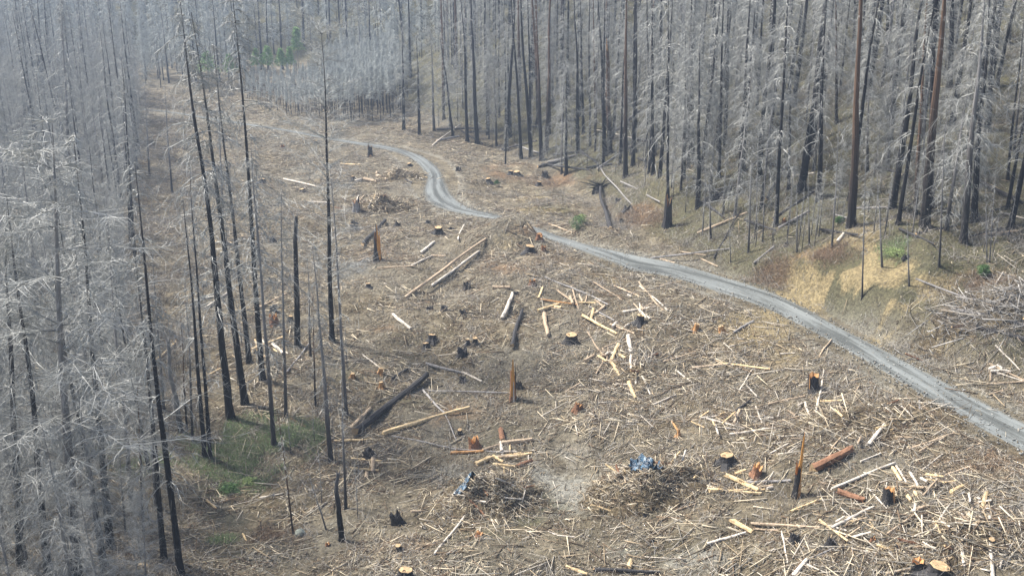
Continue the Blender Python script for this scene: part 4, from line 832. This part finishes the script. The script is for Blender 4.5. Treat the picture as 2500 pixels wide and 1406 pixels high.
yh = lambda u: float(np.interp(u, [560, 740, 800, 960], [6.6, 7.2, 10.5, 14.5]))*random.uniform(.82, 1.12)
yk = [joined('black', .009, 'young') for _ in range(4)]; order = np.argsort(A[4]); NY = 90
print('YOUNG', len(order))
stuff_forest('dense_young_stand', 'dense stand of thin dead young conifers at the far end of the clearing', 'young forest', yk, [(A[0][i][0], A[0][i][1], A[1][i]-.1, yh(x_u(i)), random.randint(0, 3), random.random()*6.28) for i in order[NY:]])
for i in order[:NY]:
    x, y = A[0][i]; z = A[1][i]; H = yh(x_u(i)); e = make_tree(np.array([x, y, z-.1]), np.array([x+random.gauss(0, .15), y, z+H]), .1, 'young', 'black')
    e.name = 'young_dead_conifer'; tag(e, 'thin dead young conifer on the front rim of the dense young stand', 'tree', 'front row of the dense young stand')
# ------------------------------------------------------------------ ground litter
def litter_pts(n, dens_fn, seed, ymin=62, ymax=330):
    r = np.random.default_rng(seed); got = []; tot = 0
    for _ in range(14):
        m_ = 200000; yy = ymin+(ymax-ymin)*r.random(m_)**1.25; xx = r.uniform(-1, 1, m_)*(yy*.56+8)
        keep = r.random(m_) < (yy*.56+8)/(ymax*.56+8); xx = xx[keep]; yy = yy[keep]; z = hz(xx, yy); U, V, D = proj(xx, yy, z)
        rd = samp(RDG, xx, yy); hill = ~inside(xx, yy, FOOT); m = (rd > .35) & (r.random(len(xx)) < dens_fn(xx, yy, U, V, rd, hill)*np.clip(150/yy, .25, 1.4)*.8)
        got.append(np.stack([xx[m], yy[m], z[m]], 1)); tot += m.sum()
        if tot >= n: break
    return np.concatenate(got)[:n]
def G(U, V, u, v, a, b): return np.exp(-((U-u)/a)**2-((V-v)/b)**2)
BARE = lambda U, V: np.clip(1-1.0*G(U, V, 1380, 1190, 110, 90)-.85*G(U, V, 1320, 1340, 220, 70)-1.1*G(U, V, 590, 1280, 90, 60)-1.4*G(U, V, 2110, 680, 135, 75)-.8*G(U, V, 1850, 810, 90, 40)-.7*G(U, V, 1100, 1150, 70, 30)-.6*G(U, V, 1700, 1370, 120, 40)-.5*G(U, V, 2250, 810, 120, 40)-.5*G(U, V, 1380, 1080, 120, 30), .03, 1)
CL = lambda xx, yy: fbm(xx/6+3, yy/6+1, 3)
def d_sticks(x, y, U, V, rd, hill): return (np.where(hill, .22, .62)+.38*G(U, V, 2200, 1150, 420, 220)+.3*G(U, V, 1500, 950, 250, 160))*BARE(U, V)*np.clip(.45+2.6*CL(x, y)+1.6*CL(x*3, y*3), .05, 1.6)*np.clip(rd/2, .2, 1)
def lay(P, L, seed, lift=.05, tilt=.12, pref=None):
    r = np.random.default_rng(seed); n = len(P); a = r.random(n)*6.28; dx = np.cos(a)*L/2; dy = np.sin(a)*L/2
    A_ = np.stack([P[:, 0]-dx, P[:, 1]-dy, hz(P[:, 0]-dx, P[:, 1]-dy)+lift*r.random(n)], 1); B_ = np.stack([P[:, 0]+dx, P[:, 1]+dy, hz(P[:, 0]+dx, P[:, 1]+dy)+lift+np.abs(r.normal(size=n))*tilt*L], 1); return A_, B_
P = litter_pts(105000, d_sticks, 11); n = len(P); L = .35+2.2*rng.random(n)**2.4; R = (.012+.06*rng.random(n)**4)
A_, B_ = lay(P, L, 12); o = link('scattered_sticks', mkmesh('scattered_sticks', *prisms(A_, B_, R, R*.5), [M['litter']])); tag(o, 'countless broken sticks littering the felled clearing', 'debris', None, 'stuff'); print('sticks', n)
P = litter_pts(30000, lambda x, y, U, V, rd, hill: np.where(hill, .12, .9)*BARE(U, V)*np.clip(.3+2.6*CL(x+40, y)+.6*G(U, V, 2250, 1180, 330, 200)+.4*G(U, V, 950, 470, 200, 70), .06, 1), 13); n = len(P); L = .7+3.0*rng.random(n)**2.5; R = .022+.055*rng.random(n)**2.5
A_, B_ = lay(P, L, 14, .15, .05); o = link('scattered_branches', mkmesh('scattered_branches', *prisms(A_, B_, R, R*.5, 5), [M['litter']])); tag(o, 'countless bleached branches strewn over the felled clearing', 'debris', None, 'stuff')
P = litter_pts(140000, lambda x, y, U, V, rd, hill: np.where(hill, .12, .8)*np.clip(.5+2.2*CL(x*1.7-20, y*1.7), .05, 1.3)*np.clip(BARE(U, V)+.25, 0, 1)*(1-G(U, V, 2110, 680, 120, 75)), 15); n = len(P); L = .08+.3*rng.random(n)
A_, B_ = lay(P, L, 16, .06, .35); R = .012+.03*rng.random(n); o = link('wood_chips', mkmesh('wood_chips', *prisms(A_, B_, R, R*.8), [M['chips']])); tag(o, 'wood chips and bark flakes covering the clearing floor', 'debris', None, 'stuff')
rr_ = np.random.default_rng(77); n = 9000; k_ = rr_.integers(0, len(rc)-1, n); sd_ = rr_.choice([-1, 1], n); t_ = np.where(rr_.random(n) < .3, rr_.random(n)*.9, .86+.3*np.abs(rr_.normal(size=n))*.6)
C_ = rc[k_]; N_ = (eR-eL)[k_, :2]; N_ /= np.linalg.norm(N_, axis=1, keepdims=True); X_ = C_[:, :2]+N_*(sd_*t_*rw[k_])[:, None]+rr_.normal(size=(n, 2))*.5; Z_ = np.maximum(hz(X_[:, 0], X_[:, 1]), C_[:, 2]*(t_ < 1)-9*(t_ >= 1))+.06
P_ = np.column_stack([X_, Z_]); q_ = .03+.07*rr_.random(n)**2; o = link('road_rubble', mkmesh('road_rubble', *prisms(P_, P_+rr_.normal(size=(n, 3))*[1, 1, .3]*q_[:, None]*1.2, q_, q_*.7, 5), [M['stones']])); tag(o, 'loose stones and crumbs along the gravel road and its edges', 'rubble', None, 'stuff')
def arcs(P, h, spread, seed, W, lean=.5):
    r = np.random.default_rng(seed); n = len(P); a = r.random(n)*6.28; s = spread*(.3+r.random(n)); hh = h*(.3+r.random(n)); d = np.stack([np.cos(a), np.sin(a), np.zeros(n)], 1)
    p1 = P+d*(s*.4)[:, None]; p1[:, 2] += hh; p2 = P+d*s[:, None]; p2[:, 2] += hh*lean*(r.random(n)*1.6); return twigs2(P, p1, p2, W*(.6+.8*r.random(n)))
def tuft(n, k, seed, f, rr=.5, ymin=62, ymax=330):
    C = litter_pts(n, f, seed, ymin, ymax); r = np.random.default_rng(seed+1); Q = np.repeat(C, k, 0); Q[:, :2] += r.normal(size=(len(Q), 2))*rr; Q[:, 2] = hz(Q[:, 0], Q[:, 1])-.02; return Q
def hillside(x, y, U, V, rd, hill): return np.where(hill & (y < 330), .9, np.where(inpoly(U, V, LPOLY) | (U < 480), .8, .28))*BARE(U, V)*np.clip(.6+1.2*CL(x+9, y+30), .1, 1)
Q = tuft(20000, 16, 21, hillside, .8); o = link('dead_twig_scrub', mkmesh('dead_twig_scrub', *arcs(Q, .6, 1.2, 22, .024), [M['litter_grey']])); tag(o, 'low tangle of grey dead twigs over the slopes and clearing', 'scrub', None, 'stuff'); print('scrub', len(Q))
Q = tuft(5200, 14, 31, lambda x, y, U, V, rd, hill: np.clip(np.where(hill & (y < 300), .8, np.where(U < 480, .6, .1))+.9*G(U, V, 1240, 1020, 60, 40)+.8*G(U, V, 1120, 1165, 70, 22)+.7*G(U, V, 1620, 880, 120, 40)+.9*G(U, V, 1330, 505, 70, 25)+.8*G(U, V, 2330, 740, 130, 40)+.6*G(U, V, 760, 1000, 60, 40)+.5*G(U, V, 740, 1200, 60, 40), 0, 1)*np.clip(.4+2.2*CL(x+31, y+11), .03, 1)*BARE(U, V)**2, .35); o = link('fallen_crown_twigs', mkmesh('fallen_crown_twigs', *arcs(Q, 1.0, 2.6, 32, .03, .2), [M['litter_grey']])); tag(o, 'sprays of long curved grey twigs lying on the slopes', 'scrub', None, 'stuff')
Q = tuft(9000, 22, 23, lambda x, y, U, V, rd, hill: np.clip(.25+1.4*CL(x+70, y+3)+.5*G(U, V, 1300, 1320, 260, 80)+.4*hill, .05, 1)*(1-.95*np.clip(1.3*G(U, V, 2110, 675, 120, 65), 0, 1)), .5); o = link('dry_grass', mkmesh('dry_grass', *arcs(Q, .16, .22, 24, .022), [M['drygrass']])); tag(o, 'short dry yellowish grass and moss tufts on the bare soil', 'grass', None, 'stuff')
GR = lambda x, y, U, V, rd, hill: np.clip(G(U, V, 600, 1090, 120, 55)+G(U, V, 690, 1060, 80, 40)+G(U, V, 570, 1180, 60, 25)+.8*G(U, V, 540, 1315, 30, 12)+.5*G(U, V, 300, 1120, 110, 45)+.6*G(U, V, 2190, 620, 55, 40)+.3*G(U, V, 760, 460, 60, 15)-.14, 0, 1)*1.6*np.clip(.1+4*CL(x*2.6+5, y*2.6), 0, 1)
Q = tuft(3600, 22, 25, GR, .4, 62, 180); o = link('green_grass', mkmesh('green_grass', *arcs(Q, .28, .3, 26, .028), [M['grass']])); tag(o, 'fresh green grass and ferns in the damp hollow at lower left', 'grass', None, 'stuff'); print('grass', len(Q))
RS = lambda x, y, U, V, rd, hill: np.clip(G(U, V, 2000, 620, 90, 30)+G(U, V, 1910, 670, 90, 30)+.7*G(U, V, 1330, 565, 80, 14)+.6*G(U, V, 1560, 525, 80, 30)+.5*G(U, V, 640, 1300, 110, 30)+.5*G(U, V, 2400, 690, 90, 30)+.5*G(U, V, 1380, 440, 120, 25)+.35*G(U, V, 2430, 1120, 120, 50)-.15, 0, 1)*np.clip(.2+3*CL(x*2+15, y*2), 0, 1)*(1-G(U, V, 2110, 680, 90, 60))
Q = tuft(1300, 22, 27, RS, .45, 62, 240); o = link('rusty_brush', mkmesh('rusty_brush', *arcs(Q, .3, .5, 28, .025), [M['brush']])); tag(o, 'rust-brown dead brush along the bank above the road', 'scrub', None, 'stuff')
# ------------------------------------------------------------------ haze
def g_air():
    m = bpy.data.materials.new('haze_air'); m.use_nodes = True; n = m.node_tree; n.nodes.clear(); o = n.nodes.new('ShaderNodeOutputMaterial'); v = n.nodes.new('ShaderNodeVolumePrincipled')
    v.inputs['Color'].default_value = (.58, .72, .95, 1); v.inputs['Density'].default_value = .00042; v.inputs['Anisotropy'].default_value = .2; n.links.new(v.outputs[0], o.inputs['Volume']); return m
HAZE = True
if HAZE:
    zt = 215; zb = -9; x_, y0, y1 = 1150, -130, 700
    V = [(-x_, y0, zb), (x_, y0, zb), (x_, y1, zb), (-x_, y1, zb), (-x_, y0, zt), (x_, y0, zt), (x_, y1, zt), (-x_, y1, zt)]
    me = mkmesh('haze', V, [(3, 2, 1, 0), (4, 5, 6, 7), (0, 1, 5, 4), (1, 2, 6, 5), (2, 3, 7, 6), (3, 0, 4, 7)], [g_air()]); tag(link('haze', me), kind='stuff')

flush_labels()
